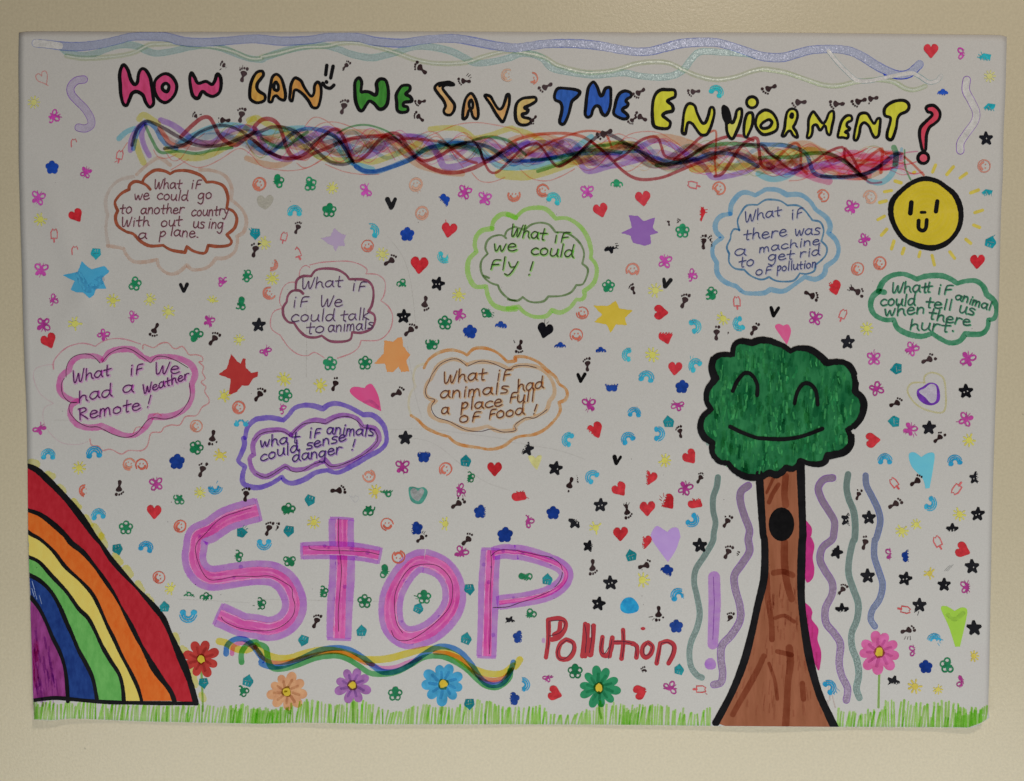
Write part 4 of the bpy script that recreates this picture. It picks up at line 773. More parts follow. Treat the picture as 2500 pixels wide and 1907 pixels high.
I.build('grass_strokes', poster, 'row of short green felt pen strokes along the bottom edge', 'stuff')
# ------------------------------------------------------------------ flowers
def flower(lbl, t, cx, cy, r, col, n, stem, ctr=(190, 165, 52), a0=0, pw=.28, dark=None):
    g = group('flower_drawing', poster, lbl); X, Y = T(t, cx, cy); r *= K
    if stem:
        I = Ink(1); I.line(spline(parse(stem)), 5.5, wash(118, 148, 78, var=.2)); I.build('stem', g)
    for k in range(n):
        a = a0+k*2*math.pi/n+random.uniform(-.08, .08); rr = r*random.uniform(.88, 1.06)
        pl = []
        for j in range(14):
            u = j/14*2*math.pi; lx = rr*(.56+.44*math.cos(u)); ly = rr*pw*math.sin(u)*(0.82+.3*math.cos(u))
            pl.append((X+lx*math.cos(a)-ly*math.sin(a), Y+lx*math.sin(a)+ly*math.cos(a), False))
        I = Ink(1.5+k*.04); I.fill([spline(pl, True, 2.5)], solid(*col, var=.2, scale=110), 9); I.line([(X+rr*.3*math.cos(a), Y+rr*.3*math.sin(a)), (X+rr*.62*math.cos(a+.1), Y+rr*.62*math.sin(a+.1))], rr*.14, wash(*dark, var=.5)) if dark else None; I.build('petal', g)
    I = Ink(3); I.fill([[(X+r*.25*math.cos(q)*random.uniform(.8, 1.2), Y+r*.27*math.sin(q)*random.uniform(.8, 1.2)) for q in [i*.524 for i in range(12)]]], wash(120, 110, 60, var=.3)); I.fill([[(X+r*.2*math.cos(q)*random.uniform(.75, 1.2), Y+r*.2*math.sin(q)*random.uniform(.75, 1.2)) for q in [i*.524 for i in range(12)]]], solid(*ctr, var=.1)); I.build('flower_centre', g)
flower('red flower beside the foot of the rainbow', '03', 1690, 1065, 158, (165, 54, 48), 8, '@03 1692,1150 1700,1330 1705,1500', a0=.3, dark=(155, 140, 138))
flower('orange flower, leftmost under the wavy ribbon', '13', 275, 1338, 165, (206, 140, 102), 9, '@13 280,1370 295,1450 300,1520', a0=.15, dark=(155, 140, 128))
flower('purple flower under the wavy ribbon', '13', 828, 1285, 160, (146, 98, 152), 8, '@13 830,1330 830,1450 832,1590', a0=.35, dark=(145, 138, 150))
flower('light blue flower under the right end of the wavy ribbon', '13', 1590, 1272, 180, (62, 140, 178), 9, '@13 1592,1320 1585,1420 1570,1520', a0=.25, dark=(140, 150, 156))
flower('green flower under the word Pollution', '23', 765, 1305, 178, (40, 122, 82), 10, '@23 765,1340 765,1470 785,1560', a0=.12, pw=.235, dark=(130, 150, 138))
flower('pink flower on a long stem right of the tree', '33', 988, 1005, 185, (200, 92, 142), 9, '@33 990,1060 985,1250 980,1470', a0=.22, dark=(160, 140, 150))
# ------------------------------------------------------------------ single stars and hearts
def blob(name, lbl, s, m, level=2, extra=()):
    I = Ink(level); q = parse(s)
    if name == 'star_drawing':
        q = [(a[0]+(b[0]-a[0])*f+random.uniform(-.8, .8), a[1]+(b[1]-a[1])*f+random.uniform(-.8, .8)) for a, b in zip(q, q[1:]+q[:1]) for f in (0.04, .2, .4, .6, .8, .96)]
    else: q = spline(q, True, 3)
    I.fill([q], m, 9)
    for e, wd, mm in extra: I.line(spline(parse(e)), wd*K, mm, wob=.2)
    return I.build(name, poster, lbl)
at_height(1000)
dk = wash(150, 148, 146, var=.8)
blob('star_drawing', 'light blue six pointed star', '@01 688,818 738,868 768,888 878,860 918,905 856,962 894,1048 806,1050 786,1106 752,1130 700,1082 640,1078 592,1056 628,985 524,938 652,908', solid(60, 138, 170, c2=(84, 156, 186), scale=60), extra=(('@01 660,930 740,1050 850,970', 60, dk),))
blob('star_drawing', 'dark red star left of the middle', '@02 1942,80 1988,142 2022,165 2040,122 2064,125 2066,200 2112,244 2168,232 2166,272 2128,290 2092,348 2030,350 1990,400 1924,432 1938,292 1834,256 1908,205 1916,170', solid(150, 42, 42, c2=(165, 60, 52), scale=70))
blob('star_drawing', 'pale lilac star with a trailing point', '@11 675,540* 720,580 775,600* 755,640 765,690 710,690 685,740* 665,690 620,670 560,625* 640,610 660,570', solid(154, 136, 160, c2=(162, 146, 166), scale=60))
blob('star_drawing', 'bold purple six pointed star', '@21 1014,430 1095,440 1142,482 1238,450 1216,540 1264,578 1196,602 1204,672 1146,690 1048,662 1032,604 950,580 1044,536', solid(122, 84, 146, c2=(136, 100, 158), scale=60))
blob('star_drawing', 'mustard yellow star under the green cloud', '@21 716,1190 836,1196 906,1154 936,1216 1050,1232 984,1292 1000,1356 908,1350 864,1420 830,1350 726,1330 792,1268', solid(176, 152, 48, c2=(192, 170, 72), scale=60))
blob('star_drawing', 'orange star with blunt legs', '@12 1095,-30* 1170,-20 1205,-50 1245,-60* 1255,20 1315,90* 1280,140 1305,230* 1240,235 1215,190 1170,235 1120,235* 1100,165 1010,165* 1090,80', solid(194, 124, 72, c2=(204, 140, 88), scale=60))
blob('heart_drawing', 'large pink heart by the purple cloud', '@12 805,395 840,360 930,370* 950,345 985,335 1015,370 1050,450 1070,565* 950,510 850,450', solid(186, 66, 112, c2=(196, 84, 126), scale=60), extra=(('@12 930,490 980,480 1040,530', 34, dk),))
blob('heart_drawing', 'pink heart touching the top of the tree', '@31 110,1370 140,1345 180,1360* 220,1350 245,1400 230,1470 210,1520* 160,1450', solid(196, 76, 118, c2=(206, 98, 132)), level=1)
blob('heart_drawing', 'lilac heart left of the tree', '@22 1205,1590 1250,1530 1310,1560 1340,1580* 1380,1545 1430,1550 1450,1620 @23 1445,50 1410,150 1345,250* 1270,150 1210,60', solid(152, 122, 172, c2=(166, 140, 184), scale=60))
blob('heart_drawing', 'light blue heart right of the tree', '@32 1235,930 1280,910 1340,950* 1400,915 1450,925 1440,1040 1410,1210* 1375,1215* 1350,1130 1260,1030', solid(88, 160, 196, c2=(104, 172, 204), scale=50))
blob('heart_drawing', 'lime green heart at the lower right', '@33 1505,640 1550,620 1620,660* 1680,630 1725,650 1715,740 1665,960* 1625,960* 1570,790', solid(132, 168, 56, c2=(148, 182, 74), scale=60), extra=(('@33 1560,690 1620,730 1690,680', 40, dk),))
blob('heart_drawing', 'small yellow heart', '@22 170,945 210,940 230,960* 260,935 285,950 245,1060* 200,1010', solid(196, 178, 112), level=1)
I = Ink(2)
I.line(spline(parse('@00 405,720 370,700 320,680 300,640 325,620 350,640* 355,605 385,600 398,640 390,710'), step=2), 2.6, wash(186, 122, 116)); I.build('heart_drawing', poster, 'thin pink heart outline in the upper left corner')
I = Ink(2); q = spline(parse('@12 1300,1210 1340,1200 1380,1210 1430,1205 1460,1250 1420,1330 1370,1345 1315,1310'), True); I.fill([q], solid(66, 126, 110)); I.fill([spline(parse('@12 1315,1235 1345,1210 1378,1235* 1410,1212 1430,1240 1400,1300 1375,1320 1330,1290'), True)], glit(132, 134, 130)); I.build('heart_drawing', poster, 'silver glitter heart with teal border')
I = Ink(2); I.fill([spline(parse('@32 1305,390 1350,360 1410,325 1470,340 1495,400 1490,480 1430,515 1360,500 1310,450'), True)], solid(96, 48, 140)); I.fill([spline(parse('@32 1320,400 1370,370 1420,335 1465,360 1465,470 1420,495 1375,450'), True)], glit(176, 168, 176, c2=(140, 132, 146))); I.line(spline(parse('@32 1370,325 1260,330 1225,400 1290,500 1400,560 1530,565 1545,400 1520,280 1430,240 1370,270 1365,325')), 4.5, wash(160, 154, 116, var=.4)); I.build('heart_drawing', poster, 'silver heart with purple border and thin yellow outline')
blob('heart_drawing', 'faint pale grey glitter heart', '@11 25,290 60,265 95,290* 130,260 165,290 140,350 95,385* 40,350', glit(160, 156, 142, c2=(152, 148, 136)), level=1)
blob('cloud_blob', 'solid blue rounded blob', '@23 945,610 975,560 1020,545 1060,560 1100,620 1085,665 1010,682 955,660', solid(34, 126, 176))
I = Ink(.1)                              # faint pencil construction lines
for s in ('@11 1120,610 1220,730 1290,880 1330,1080 1355,1300 @11 1360,1340', '@11 440,1200 445,1650', '@12 440,50 440,280', '@12 1290,20 1350,400 1410,620', '@12 1130,720 1500,720 2200,810', '@22 0,820 250,860 450,900 650,970', '@12 1200,800 1400,800 1550,860 1750,1020 1950,1160 2150,1230', '@13 0,560 1100,580', '@03 1500,560 2100,590', '@02 450,640 650,640'):
    I = Ink(.1); I.line(spline(parse(s)), 1.0, wash(150, 146, 138, var=.4), cap=False); I.build('pencil_line', poster)
I = Ink(.1)
I.line(spline(parse('@12 800,1270 850,1330 880,1290 850,1275 840,1290 810,1275')), .9, wash(140, 138, 140)); I.build('pencil_heart', poster)
for k in range(3): I = Ink(.1); I.line([T('33', 1610-k*16, 270+k*3), T('33', 1560-k*14, 325)], 1.2, wash(110, 110, 105)); I.build('pencil_line', poster)
I = Ink(.4)
for k in range(60):
    I.dot(random.uniform(70, 2400), random.uniform(440, 1690), random.uniform(.7, 1.5), wash(95, 90, 86), n=6)
I.build('ink_specks', poster, None, 'stuff')
# ------------------------------------------------------------------ stamps
COLS = {'h': (166, 38, 44), 'H': (18, 17, 22), 's': (18, 18, 22), 'k': (44, 30, 30), 'y': (196, 178, 84), 'm': (194, 104, 86), 'f': (26, 104, 66), 'n': (20, 50, 118), 'b': (150, 52, 118), 'r': (44, 138, 176), 'c': (26, 116, 122), 'p': (190, 84, 84), 'V': (15, 14, 15)}
NAMES = dict(h='heart_stamp', H='black_heart_stamp', s='star_stamp', k='footprint_stamp', y='sun_stamp', m='smiley_stamp', f='open_flower_stamp', n='solid_flower_stamp', b='butterfly_stamp', r='rainbow_stamp', c='cupcake_stamp', p='ice_lolly_stamp', V='tick_stamp')
def ell(cx, cy, rx, ry, n=18, a=0): return [(cx+rx*math.cos(i*2*math.pi/n)*math.cos(a)-ry*math.sin(i*2*math.pi/n)*math.sin(a), cy+rx*math.cos(i*2*math.pi/n)*math.sin(a)+ry*math.sin(i*2*math.pi/n)*math.cos(a)) for i in range(n)]
def arc(cx, cy, r, a0, a1, n=16): return [(cx+r*math.cos(math.radians(a0+(a1-a0)*i/n)), cy+r*math.sin(math.radians(a0+(a1-a0)*i/n))) for i in range(n+1)]
def shapes(k):
    """fills [(outer, hole...)] and lines [(path, width)], unit = half size, y down"""
    R = random.random; F = []; Ln = []
    if k in 'hH':
        F.append([[(0, 1), (-.5, .5), (-.95, -.05), (-.95, -.55), (-.6, -.88), (-.2, -.8), (0, -.48), (.2, -.8), (.6, -.88), (.95, -.55), (.95, -.05), (.5, .5)]])
    elif k == 's':
        pts = []
        for i in range(10):
            r = 1.0 if i % 2 == 0 else .58
            for d in ((-.15, -.05, .05, .15) if i % 2 == 0 else (0,)): pts.append((r*math.sin(i*math.pi/5+d), -r*math.cos(i*math.pi/5+d)))
        holes = [ell(random.uniform(-.3, .3), random.uniform(-.1, .35), .09, .12, 8) for _ in range(random.choice((0, 1, 1, 2)))]
        if len(holes) == 2: holes = [ell(-.22, .12, .1, .12, 8), ell(.22, -.02, .1, .12, 8)]
        F.append([pts]+holes)
    elif k == 'k':
        F.append([[(-.12, .98), (-.38, .82), (-.36, .5), (-.2, .22), (-.34, -.08), (-.42, -.32), (-.2, -.5), (.15, -.52), (.42, -.36), (.42, -.1), (.2, .1), (.06, .34), (.1, .62), (.08, .86)]])
        for x, y, r in ((-.52, -.62, .12), (-.28, -.8, .13), (.02, -.9, .14), (.4, -.84, .2)):
            if R() < .9: F.append([ell(x, y, r, r*1.1, 8)])
    elif k == 'y':
        F.append([ell(0, 0, .48, .48, 12)])
        for i in range(9): 
            if R() < .9: a = i*.698; Ln.append(([(.62*math.cos(a), .62*math.sin(a)), (.95*math.cos(a), .95*math.sin(a))], .24))
    elif k == 'm':
        o = random.uniform(0, 360); Ln.append((arc(0, 0, .88, o, o+random.choice((250, 300, 360, 360))), random.choice((.15, .2, .26))))
        Ln.append((arc(0, 0, .52, 15, 165), .26)); Ln.append((arc(.02, .0, .66, 20, 110), .1)); F.append([ell(-.25, -.2, .1, .12, 7)]); F.append([ell(.25, -.22, .1, .12, 7)])
    elif k in 'fn':
        for i in range(5):
            a = i*1.2566-1.57; cx, cy = .56*math.cos(a), .56*math.sin(a)
            if k == 'n' or R() < .16: F.append([ell(cx, cy, .44, .44, 12)])
            elif R() < .9: Ln.append((arc(cx, cy, .34, math.degrees(a)-145, math.degrees(a)+145), .19))
        F.append([ell(0, 0, .42 if k == 'f' else .5, .42, 12)])
        if k == 'f':
            for i in range(10): a = i*.628; Ln.append(([(0, 0), (.55*math.cos(a), .55*math.sin(a))], .07))
    elif k == 'b':
        for sx in (-1, 1):
            for cx, cy, rx, ry, a in ((.5, -.42, .4, .3, -.7), (.42, .42, .34, .26, .8)):
                e = ell(cx*sx, cy, rx, ry, 14, a*sx)
                if R() < .25: F.append([e])
                elif R() < .93: Ln.append((e+e[:1], .19))
        F.append([ell(0, 0, .22, .6, 10)]); F.append([ell(0, .05, .34, .28, 10)]); Ln.append(([(-.05, -.5), (-.3, -.95)], .09)); Ln.append(([(.05, -.5), (.25, -.95)], .09))
        for i in range(4): Ln.append(([(0, .1), (random.uniform(-.5, .5), random.uniform(.5, .95))], .07))
    elif k == 'r':
        Ln.append((arc(0, .35, .97, 190, 350), .13)); Ln.append((arc(0, .35, .72, 185, 355), .19)); Ln.append((arc(0, .35, .42, 185, 355), .25))
        F.append([ell(-.62, .5, .36, .3, 10)]); F.append([ell(.62, .5, .36, .3, 10)])
    elif k == 'c':
        F.append([[(-.62, .85), (-.85, -.05), (-.6, -.35), (-.1, -.95), (.25, -.6), (.7, -.3), (.85, 0), (.62, .85)], [(-.5, .1), (.5, -.05), (.5, .02), (-.5, .17)], [(-.3, .35), (-.22, .35), (-.18, .75), (-.26, .75)], [(.15, .35), (.23, .33), (.2, .72), (.12, .74)]])
    elif k == 'p':
        Ln.append(([(-.42, .5), (-.48, -.4), (-.2, -.85), (0, -.65), (.25, -.88), (.46, -.4), (.44, .5), (-.42, .5)], .16)); Ln.append(([(0, .5), (.02, .95)], .26))
    elif k == 'V':
        Ln.append(([(-.5, -.55), (-.05, .5)], .6)); Ln.append(([(.55, -.6), (0, .5)], .56))
    return F, Ln
SIZE = dict(h=62, H=64, s=60, k=64, y=54, m=56, f=62, n=58, b=60, r=62, c=50, p=58, V=62)
def stamp(k, t, x, y, rot=0, sc=1.0, cut=None):
    X, Y = T(t, x, y); S = SIZE[k]*K*sc; r = math.radians(rot); cr_, sr = math.cos(r), math.sin(r)
    F, Ln = shapes(k); I = Ink(8)
    at_height(Y)
    col = COLS[k]; vv = random.choice((-6, 0, 7)); col = tuple(max(8, v+vv) for v in col)
    m = solid(*col, var=.22, scale=240) if k != 'y' else solid(*col, var=.14)
    if k == 'm': m = solid(*random.choice(((190, 100, 84), (182, 88, 70), (198, 118, 98))), var=.2)
    sk = random.uniform(-.08, .08)
    def tf(u, v): u += v*sk; return (X+(u*cr_-v*sr)*S+random.uniform(-.35, .35), Y+(u*sr+v*cr_)*S+random.uniform(-.35, .35))
    def ok(px, py):
        if not cut: return True
        a = math.radians(cut[0]); return ((px-X)*math.cos(a)+(py-Y)*math.sin(a))/S < cut[1]+.12*math.sin(px*.9+py*1.3)
    for polys in F:
        ps = [spline([(*tf(*p), False) for p in po], True, 2.2) if len(po) > 8 or k in 'hHk' else [tf(*p) for p in po] for po in polys]
        if k == 's': ps[0] = [tf(*p) for p in polys[0]]
        I.fill(ps, m, 7 if not cut else 3.2, ok if cut else None)
    for pth, wd in Ln:
        p = [tf(*q) for q in pth]
        if len(p) == 2: p = [(p[0][0]+(p[1][0]-p[0][0])*i/4, p[0][1]+(p[1][1]-p[0][1])*i/4) for i in range(5)]
        run = []
        for q in p+[None]:
            if q and ok(*q): run.append(q)
            else:
                if len(run) > 1: I.line(run, wd*S, m, wob=.15)
                run = []
    if random.random() < .12 and k != 'y':
        a = random.uniform(0, 6.28)
        for q in range(random.choice((1, 2, 3))):
            b = a+q*.35; I.line([(X+S*.85*math.cos(b), Y+S*.85*math.sin(b)), (X+S*random.uniform(1.1, 1.4)*math.cos(b+.1), Y+S*random.uniform(1.1, 1.4)*math.sin(b+.1))], random.uniform(.7, 1.6), m)
    if I.f: return I.build(NAMES[k], poster)
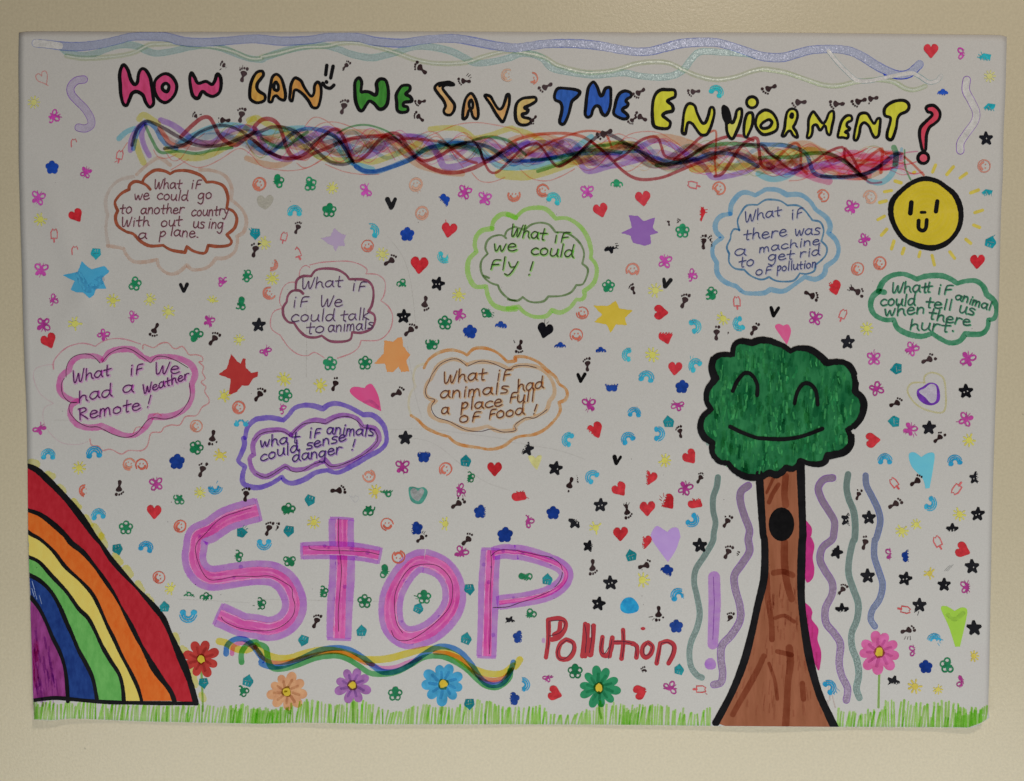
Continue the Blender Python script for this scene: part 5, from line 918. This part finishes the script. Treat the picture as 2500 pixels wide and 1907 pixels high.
ST = '''
y 00 285,860,0,.95 | b 00 445,980,70,.95,180,.5 | p 00 620,1210,0,.85,90,.45 | p 00 1005,1310,10,.95 | n 00 438,1408,0,1.0 | b 00 722,1450,20,.85 | k 00 1890,555,-60,.7,0,.1 | k 00 2047,630,8 | k 00 1650,980,-50,.6,0,.2 | k 00 1880,1010,-95,.9,180,.7 | k 00 2030,970,8
k 10 772,555,35,.75,200,.3 | k 10 755,900,8 | k 10 1405,575,-60,1 | k 10 1770,680,-100,.85 | k 10 1400,855,-110,.75 | k 10 1390,985,-60,.8 | m 10 2130,632,90
m 20 200,660,20,1,180,.0 | k 20 320,728,-130,.95 | k 20 1105,775,-130,.9 | k 20 1565,770,-105,.85 | r 20 1760,760,30 | k 20 1120,985,-70,.9 | k 20 1050,1005,-140,.7 | k 20 210,1005,-150,.7 | k 20 815,1120,-120,1.1
k 30 65,740,-125 | k 30 315,858,-100 | k 30 635,872,-100 | k 30 820,850,-120 | k 30 925,828,-110,.9 | h 30 1422,425,0 | b 30 1700,450,0,1,0,-.1 | c 30 1885,490,60,1.1,90,.2 | y 30 1915,640,0,.9 | n 30 1520,792,0,.8,90,.0 | c 30 1922,910,60,1.1,90,.2 | s 30 1885,1165,0 | m 30 1868,1395,95,1.05
b 01 320,290,15,1.05 | h 01 640,435,-30,.95 | y 01 340,468 | p 01 455,598,0,1,180,.5 | p 01 628,738,5,.9,90,.6 | c 01 805,757,185,1.05 | b 01 345,895,5,1.05 | f 01 1130,1008,10 | V 01 1545,1045,0,.85 | b 01 1875,995,90,.8,0,.5 | f 01 2070,940,30,.9,200,.5 | y 01 950,1148,0,1 | y 01 1258,1140,0,.95 | y 01 1785,1155,0,.85,90,.2 | b 01 440,1145,60,.8,180,.4 | y 01 1415,1245,30,1 | f 01 2025,1175,10,.95,200,.5 | b 01 1110,1287,40,.8 | b 01 1755,1325,20,.85 | b 01 365,1350,180,1.05 | y 01 630,1345,0,1.05 | k 01 1300,1393,200,.95 | b 01 868,1437,130,.85 | f 01 1650,1442,0,1 | k 01 1798,1475,30,1 | h 01 410,1488,-25,1.05 | y 01 2010,1480,0,.85 | k 01 2145,725,5,1
m 11 45,170,75,1.05 | f 11 195,148,0,1 | f 11 468,170 | y 11 658,203,0,.9 | b 11 945,222,0,1 | m 11 1360,175,-15,1.05 | n 11 1590,310,0,1,140,.1 | b 11 1770,240,20 | b 11 1940,295,10 | V 11 1155,335,0,1 | r 11 342,390,0,1 | f 11 633,392 | m 11 1412,415,-20,1.05 | r 11 995,550,30,1.1,180,.3 | n 11 1288,593,0,1.05 | h 11 1640,555,8,1.05 | k 11 368,540,15,.85,0,.6 | p 11 252,618,15,.9 | p 11 365,752,-20,1,180,.3 | c 11 10,590,185,1.05 | y 11 90,665 | m 11 955,690,-15,1.0 | y 11 1080,760 | k 11 1148,818,50 | m 11 150,850,-40,.95,200,.0 | y 11 155,965 | h 11 1390,850,5,1.2 | r 11 1595,795,200,.95,0,.6 | s 11 1545,1008,15 | m 11 130,1088,60 | f 11 1250,1020,0,.9,90,.1 | k 11 1435,1172,185 | s 11 1258,1283,0,1.02 | b 11 1725,1265,160,.9 | y 11 1722,1100 | f 11 1960,1245,0,.85 | f 11 1605,1338,0,1 | k 11 1312,1402,38 | n 11 1815,1413,0,1.05,120,.8 | n 11 2075,1375,0,.9,100,-.05 | f 11 1498,1507,0,1,270,.4 | b 11 95,1570,30,.8 | s 11 40,1355,0,1
m 21 52,265,0,1,270,.4 | m 21 295,225,35 | r 21 390,285,25 | b 21 668,238,0 | f 21 915,185,0,.9,90,.1 | h 21 780,390,-15 | h 21 1135,290,-8,1.05 | p 21 1560,178,-80,1 | m 21 1775,205,80,1.05 | h 21 1600,425,-15,1.05,180,-.3 | k 21 1352,490,-20,.5,270,.3 | k 21 1420,490,30,.5,180,-.1 | f 21 1468,565,0,1 | k 21 1645,660,-10,.95,180,.3 | k 21 1718,650,-10,.8,0,-.1 | s 21 860,698,20,.95,270,.0 | b 21 1320,822,10 | m 21 1047,892,0,1.05 | b 21 1540,937,60,.85,180,.4 | V 21 1330,1005,12,.9 | f 21 845,1028,0,.9 | k 21 1052,1055,-30,.7 | y 21 1240,1065,0,1.1 | f 21 1705,1090,0,.95,180,.6 | k 21 1485,1155,12 | h 21 1285,1248,-90,1 | p 21 1925,1165,0,1 | m 21 625,1253,20,1 | m 21 575,1440,0,1.05 | H 21 312,1400,15,1.05 | h 21 1330,1455,-20,1,270,.5 | r 21 1582,1362,70 | y 21 1810,1300 | r 21 1932,1350,-110 | k 21 1755,1425,-5,.95 | k 21 1843,1428,0,.5,180,-.2 | k 21 2070,1392,15,.9 | k 21 98,1533,190,.9 | n 21 438,1550,0,.9,90,-.2 | n 21 783,1585,0,.8,90,-.1 | r 21 1000,1600,-70,.95,0,.5 | y 21 1215,1605,0,1.1
m 31 513,268,85 | m 31 910,278,85,1.05 | b 31 755,365,20 | c 31 1900,250,60,1,90,.2 | b 31 862,640,30,.85 | m 31 805,883,75,1.05 | m 31 992,835,70,1.05 | h 31 605,1040,-15,1.05,180,.5 | h 31 1812,820,0,1 | c 31 1925,655,20,1.1 | k 31 413,1105,105 | k 31 795,1072,105 | V 31 105,1245,5,.95 | b 31 450,1300,15 | p 31 680,1270,20,1 | y 31 882,1385 | s 31 722,1500,0,1 | b 31 1258,1558,30 
b 32 942,125,0 | b 32 1730,130,20,1.15 | k 32 1400,133,55,1 | c 32 1128,208,-90,1.1 | b 32 962,378,60 | s 32 1715,398,0,1.05 | k 32 1128,500,55,.95 | c 32 1108,650,-85,1.1 | b 32 1243,718,30,1 | s 32 1405,705,0,1 | b 32 1715,635,20,1.05 | k 32 1490,790,35,.9 | y 32 1743,808 | h 32 932,808,-95,1.02 | r 32 1035,962,0 | r 32 1620,972,-10 | s 32 1795,1125,0,.9,0,.3 | p 32 1115,1172,-35,1 | k 32 1300,1155,50,1 | p 32 1640,1215,215,1.1 | k 32 812,1268,15,.75 | k 32 1118,1348,50,1 | r 32 1428,1350,120,1 | s 32 722,1475,10,1,0,.1 | s 32 900,1460,0,1 | s 32 1815,1430,0,1 | y 32 1662,1430 | y 32 1178,1570,0,1 | y 32 1300,1518,0,.85 | s 32 1600,1560,0,.9,90,.2
b 02 330,712,30,.95 | r 02 405,922,0,1 | n 02 1487,990,0,1.15 | r 02 790,905,-5,1.1 | m 02 1650,690,80 | m 02 2005,533,80,1 | y 02 1880,437 | k 02 1785,785,180,1 | r 02 2025,645,0,1,270,.0 | f 02 1650,870,20,1 | k 02 1700,1060,8,1 | y 02 1850,935 | y 02 665,1040 | m 02 1085,1010,30,.95 | m 02 1190,1018,0,1 | k 02 1000,1208,175 | b 02 1312,1180,-10,1 | y 02 1680,1250,0,.85 | r 02 1815,1222,160,1,270,.3 | f 02 1508,1300,0,.9,270,.5 | m 02 715,1235,90,1,0,.1 | h 02 1295,1410,5,1 | f 02 1058,1545,0 | r 02 825,1425,-10 | m 02 1513,1532,85 | c 02 2035,1585,90,1 | k 02 2068,1268,5,.95
f 12 640,165,0 | f 12 935,160,0 | y 12 252,295,0,1.1 | y 12 555,350,0,1.05 | k 12 683,340,15,.95 | k 12 1208,413,60 | k 12 45,430,30 | f 12 262,432,20,1 | b 12 222,545,20,.8,180,.0 | s 12 1272,790,0,1 | n 12 1428,942,0,1,270,.5 | b 12 1247,1035,0,1.05 | m 12 965,1108,180,1 | m 12 1610,1052,80,1.05 | c 12 1780,980,10,1.1 | h 12 2022,1050,0,1 | f 12 1810,1120,0,.8,180,.2 | y 12 1020,1240,0,1.05 | f 12 1112,1235,0,.95,270,.0 | k 12 705,1233,75,1 | b 12 1730,1230,-30,.9,180,.5 | k 12 1712,1345,45,1 | c 12 468,1318,-160,1.05 | f 12 290,1395,0,1,90,.5 | f 12 960,1390,0,1,270,.4 | n 12 1905,1410,0,1,0,.6 | y 12 1610,1512,0,1,0,.4 | n 12 1362,1550,0,1,180,.5 | y 12 503,1500,0,1 | m 12 1120,1518,0,1.05 | k 12 125,1555,10,.95 | k 12 185,1550,10,.8,180,-.1 | c 12 292,1575,190,1.05 | n 12 2110,1605,0,1.15
k 22 670,175,-12,.9 | V 22 615,285,0,.85 | n 22 872,345,0,1.05,270,.0 | r 22 1168,268,10,1.05 | h 22 1405,205,3,.95 | r 22 1565,170,-45,1 | n 22 1463,360,0,1 | b 22 682,515,0,1.05 | b 22 1428,512,-60,.9 | r 22 1063,568,5,.9 | r 22 495,798,-70,1 | h 22 735,725,-30,1.1,135,.6 | r 22 1003,785,-30,1 | c 22 1350,650,0,1.1 | r 22 1278,755,90,1 | k 22 1448,740,-20,.8 | s 22 160,880,10,1,210,.3 | s 22 400,1045,10,1.02 | V 22 917,978,5,.8 | y 22 1318,978,0,1 | h 22 1530,950,-40,1 | r 22 698,1110,-50,1 | k 22 520,1180,190,1 | k 22 580,1138,-30,.5,180,-.1 | h 22 1190,1125,15,1,180,.3 | h 22 940,1222,-35,1 | k 22 1617,1130,25,.8,0,.5 | b 22 1490,1215,20,1.05 | h 22 100,1268,-60,1.05,270,.4 | h 22 1345,1330,-40,1.05,200,.5 | h 22 1172,1382,-3,1.05 | h 22 1580,1332,-55,1,270,.4 | s 22 778,1355,0,1 | k 22 1000,1405,160,.95 | n 22 380,1420,0,1 | b 22 165,1495,30,.9,180,.2 | s 22 565,1495,0,1,300,.2 | y 22 738,1545,0,1 | h 22 947,1595,-3,1 | r 22 1560,1490,130,1 | k 22 1842,1495,22,.9
c 03 988,145,170,1.05 | r 03 1230,115,15,1 | f 03 1990,200,0,.9,180,.2 | m 03 1335,378,80,1 | y 03 1435,475,0,.95,0,.6 | f 03 1590,550,0,.8,90,-.3 | f 03 1730,558,0,.9,90,.1 | c 03 1383,622,0,1 | r 03 1580,710,180,1.2 | c 03 1710,1270,175,1 | c 03 2085,1245,20,1.1 | f 03 2040,1330,20,.9,180,.5
r 13 85,108,180,1 | f 13 298,235,0,.9 | m 13 1215,205,190,1.05 | k 13 1405,50,40,.8,270,.6 | k 13 1795,65,42,1 | b 13 1740,175,30,1,90,.5 | f 13 575,500,0,.85,180,.3 | f 13 1102,330,0 | f 13 930,580,0,1 | f 13 1430,545,0,1 | c 13 1385,635,30,1 | k 13 525,750,12,.95 | c 13 1810,482,180,1.05 | c 13 905,825,0,1.05 | c 13 413,912,200,1.05 | c 13 1785,890,20,1.1 | f 13 1187,1358,0,1.02 | c 13 1810,1445,180,1.05 | n 13 2175,1400,0,1,180,.3 | s 13 2150,745,20,.7,90,.2 | f 13 50,600,0,.9,180,.3
s 23 680,115,10,.85,0,.5 | h 23 1150,80,0,.95,180,.2 | c 23 1035,190,-10,1.1 | k 23 1155,280,62 | n 23 1335,325,0,.95,120,.4 | k 23 710,290,168 | f 23 150,380,0,1,90,.3 | c 23 332,393,10,1.05 | s 23 862,425,0,1.05 | y 23 1130,400,0,1.15 | r 23 1430,515,-15,1.1,0,.6 | s 23 762,600,10,1 | k 23 1265,680,172,1 | n 23 1415,790,0,1 | f 23 183,700,0,1,90,.2 | n 23 95,880,0,.95,0,.3 | f 23 565,1170,0,1.05 | b 23 335,1215,30,.75,270,.2 | h 23 395,1355,-75,1 | r 23 140,1270,60,1,180,.3 | k 23 1145,1178,0,.8,90,-.2 | c 23 1440,1150,15,1 | h 23 1115,1340,-110,1,0,.7 | b 23 1360,1310,80,1 | p 23 1615,1318,90,1 | k 23 1850,170,18,.95 | k 23 1865,725,12,.85,90,.3 | s 23 1615,110,0,1.05 | k 23 1925,190,10,.5,180,-.1
k 33 868,90,12,.95 | s 33 628,165,20,.95,220,.6 | b 33 1088,185,0,.9,0,-.1 | n 33 1228,200,0,.95,0,.0 | p 33 1480,85,-30,1.1 | h 33 1690,150,-70,1.05 | s 33 1767,288,0,1.05 | y 33 1410,345,0,.9 | s 33 1533,440,0,.95 | b 33 1725,462,0,1,0,.3 | s 33 890,368,0,1.05 | s 33 1205,390,10,1 | k 33 675,485,30,.85,180,.6 | s 33 675,655,0,1,90,.2 | p 33 1200,650,100,1 | s 33 1325,612,0,1.02 | s 33 1785,805,0,1.1 | k 33 1225,825,60,.95 | r 33 1440,893,-25,1,90,.3 | b 33 1288,998,0,.9,0,-.1 | n 33 1378,1130,0,1 | f 33 1560,1118,0,1.1 | y 33 1780,1040,0,.85,180,.6 | b 33 1690,1260,20,1,0,-.05 | s 33 1105,1260,20,.95,90,.2 | y 33 1288,1295,0,1.1 | y 33 1480,1320,0,.75 | r 33 580,1295,60,1.05
'''
for ln in ST.strip().splitlines():
    for it in ln.split('|'):
        it = it.strip()
        if not it: continue
        k, t, rest = it.split(); v = [float(q) for q in rest.split(',')]
        stamp(k, t, v[0], v[1], v[2] if len(v) > 2 else random.uniform(-15, 15), v[3] if len(v) > 3 else 1.0, (v[4], v[5]) if len(v) > 5 else None)
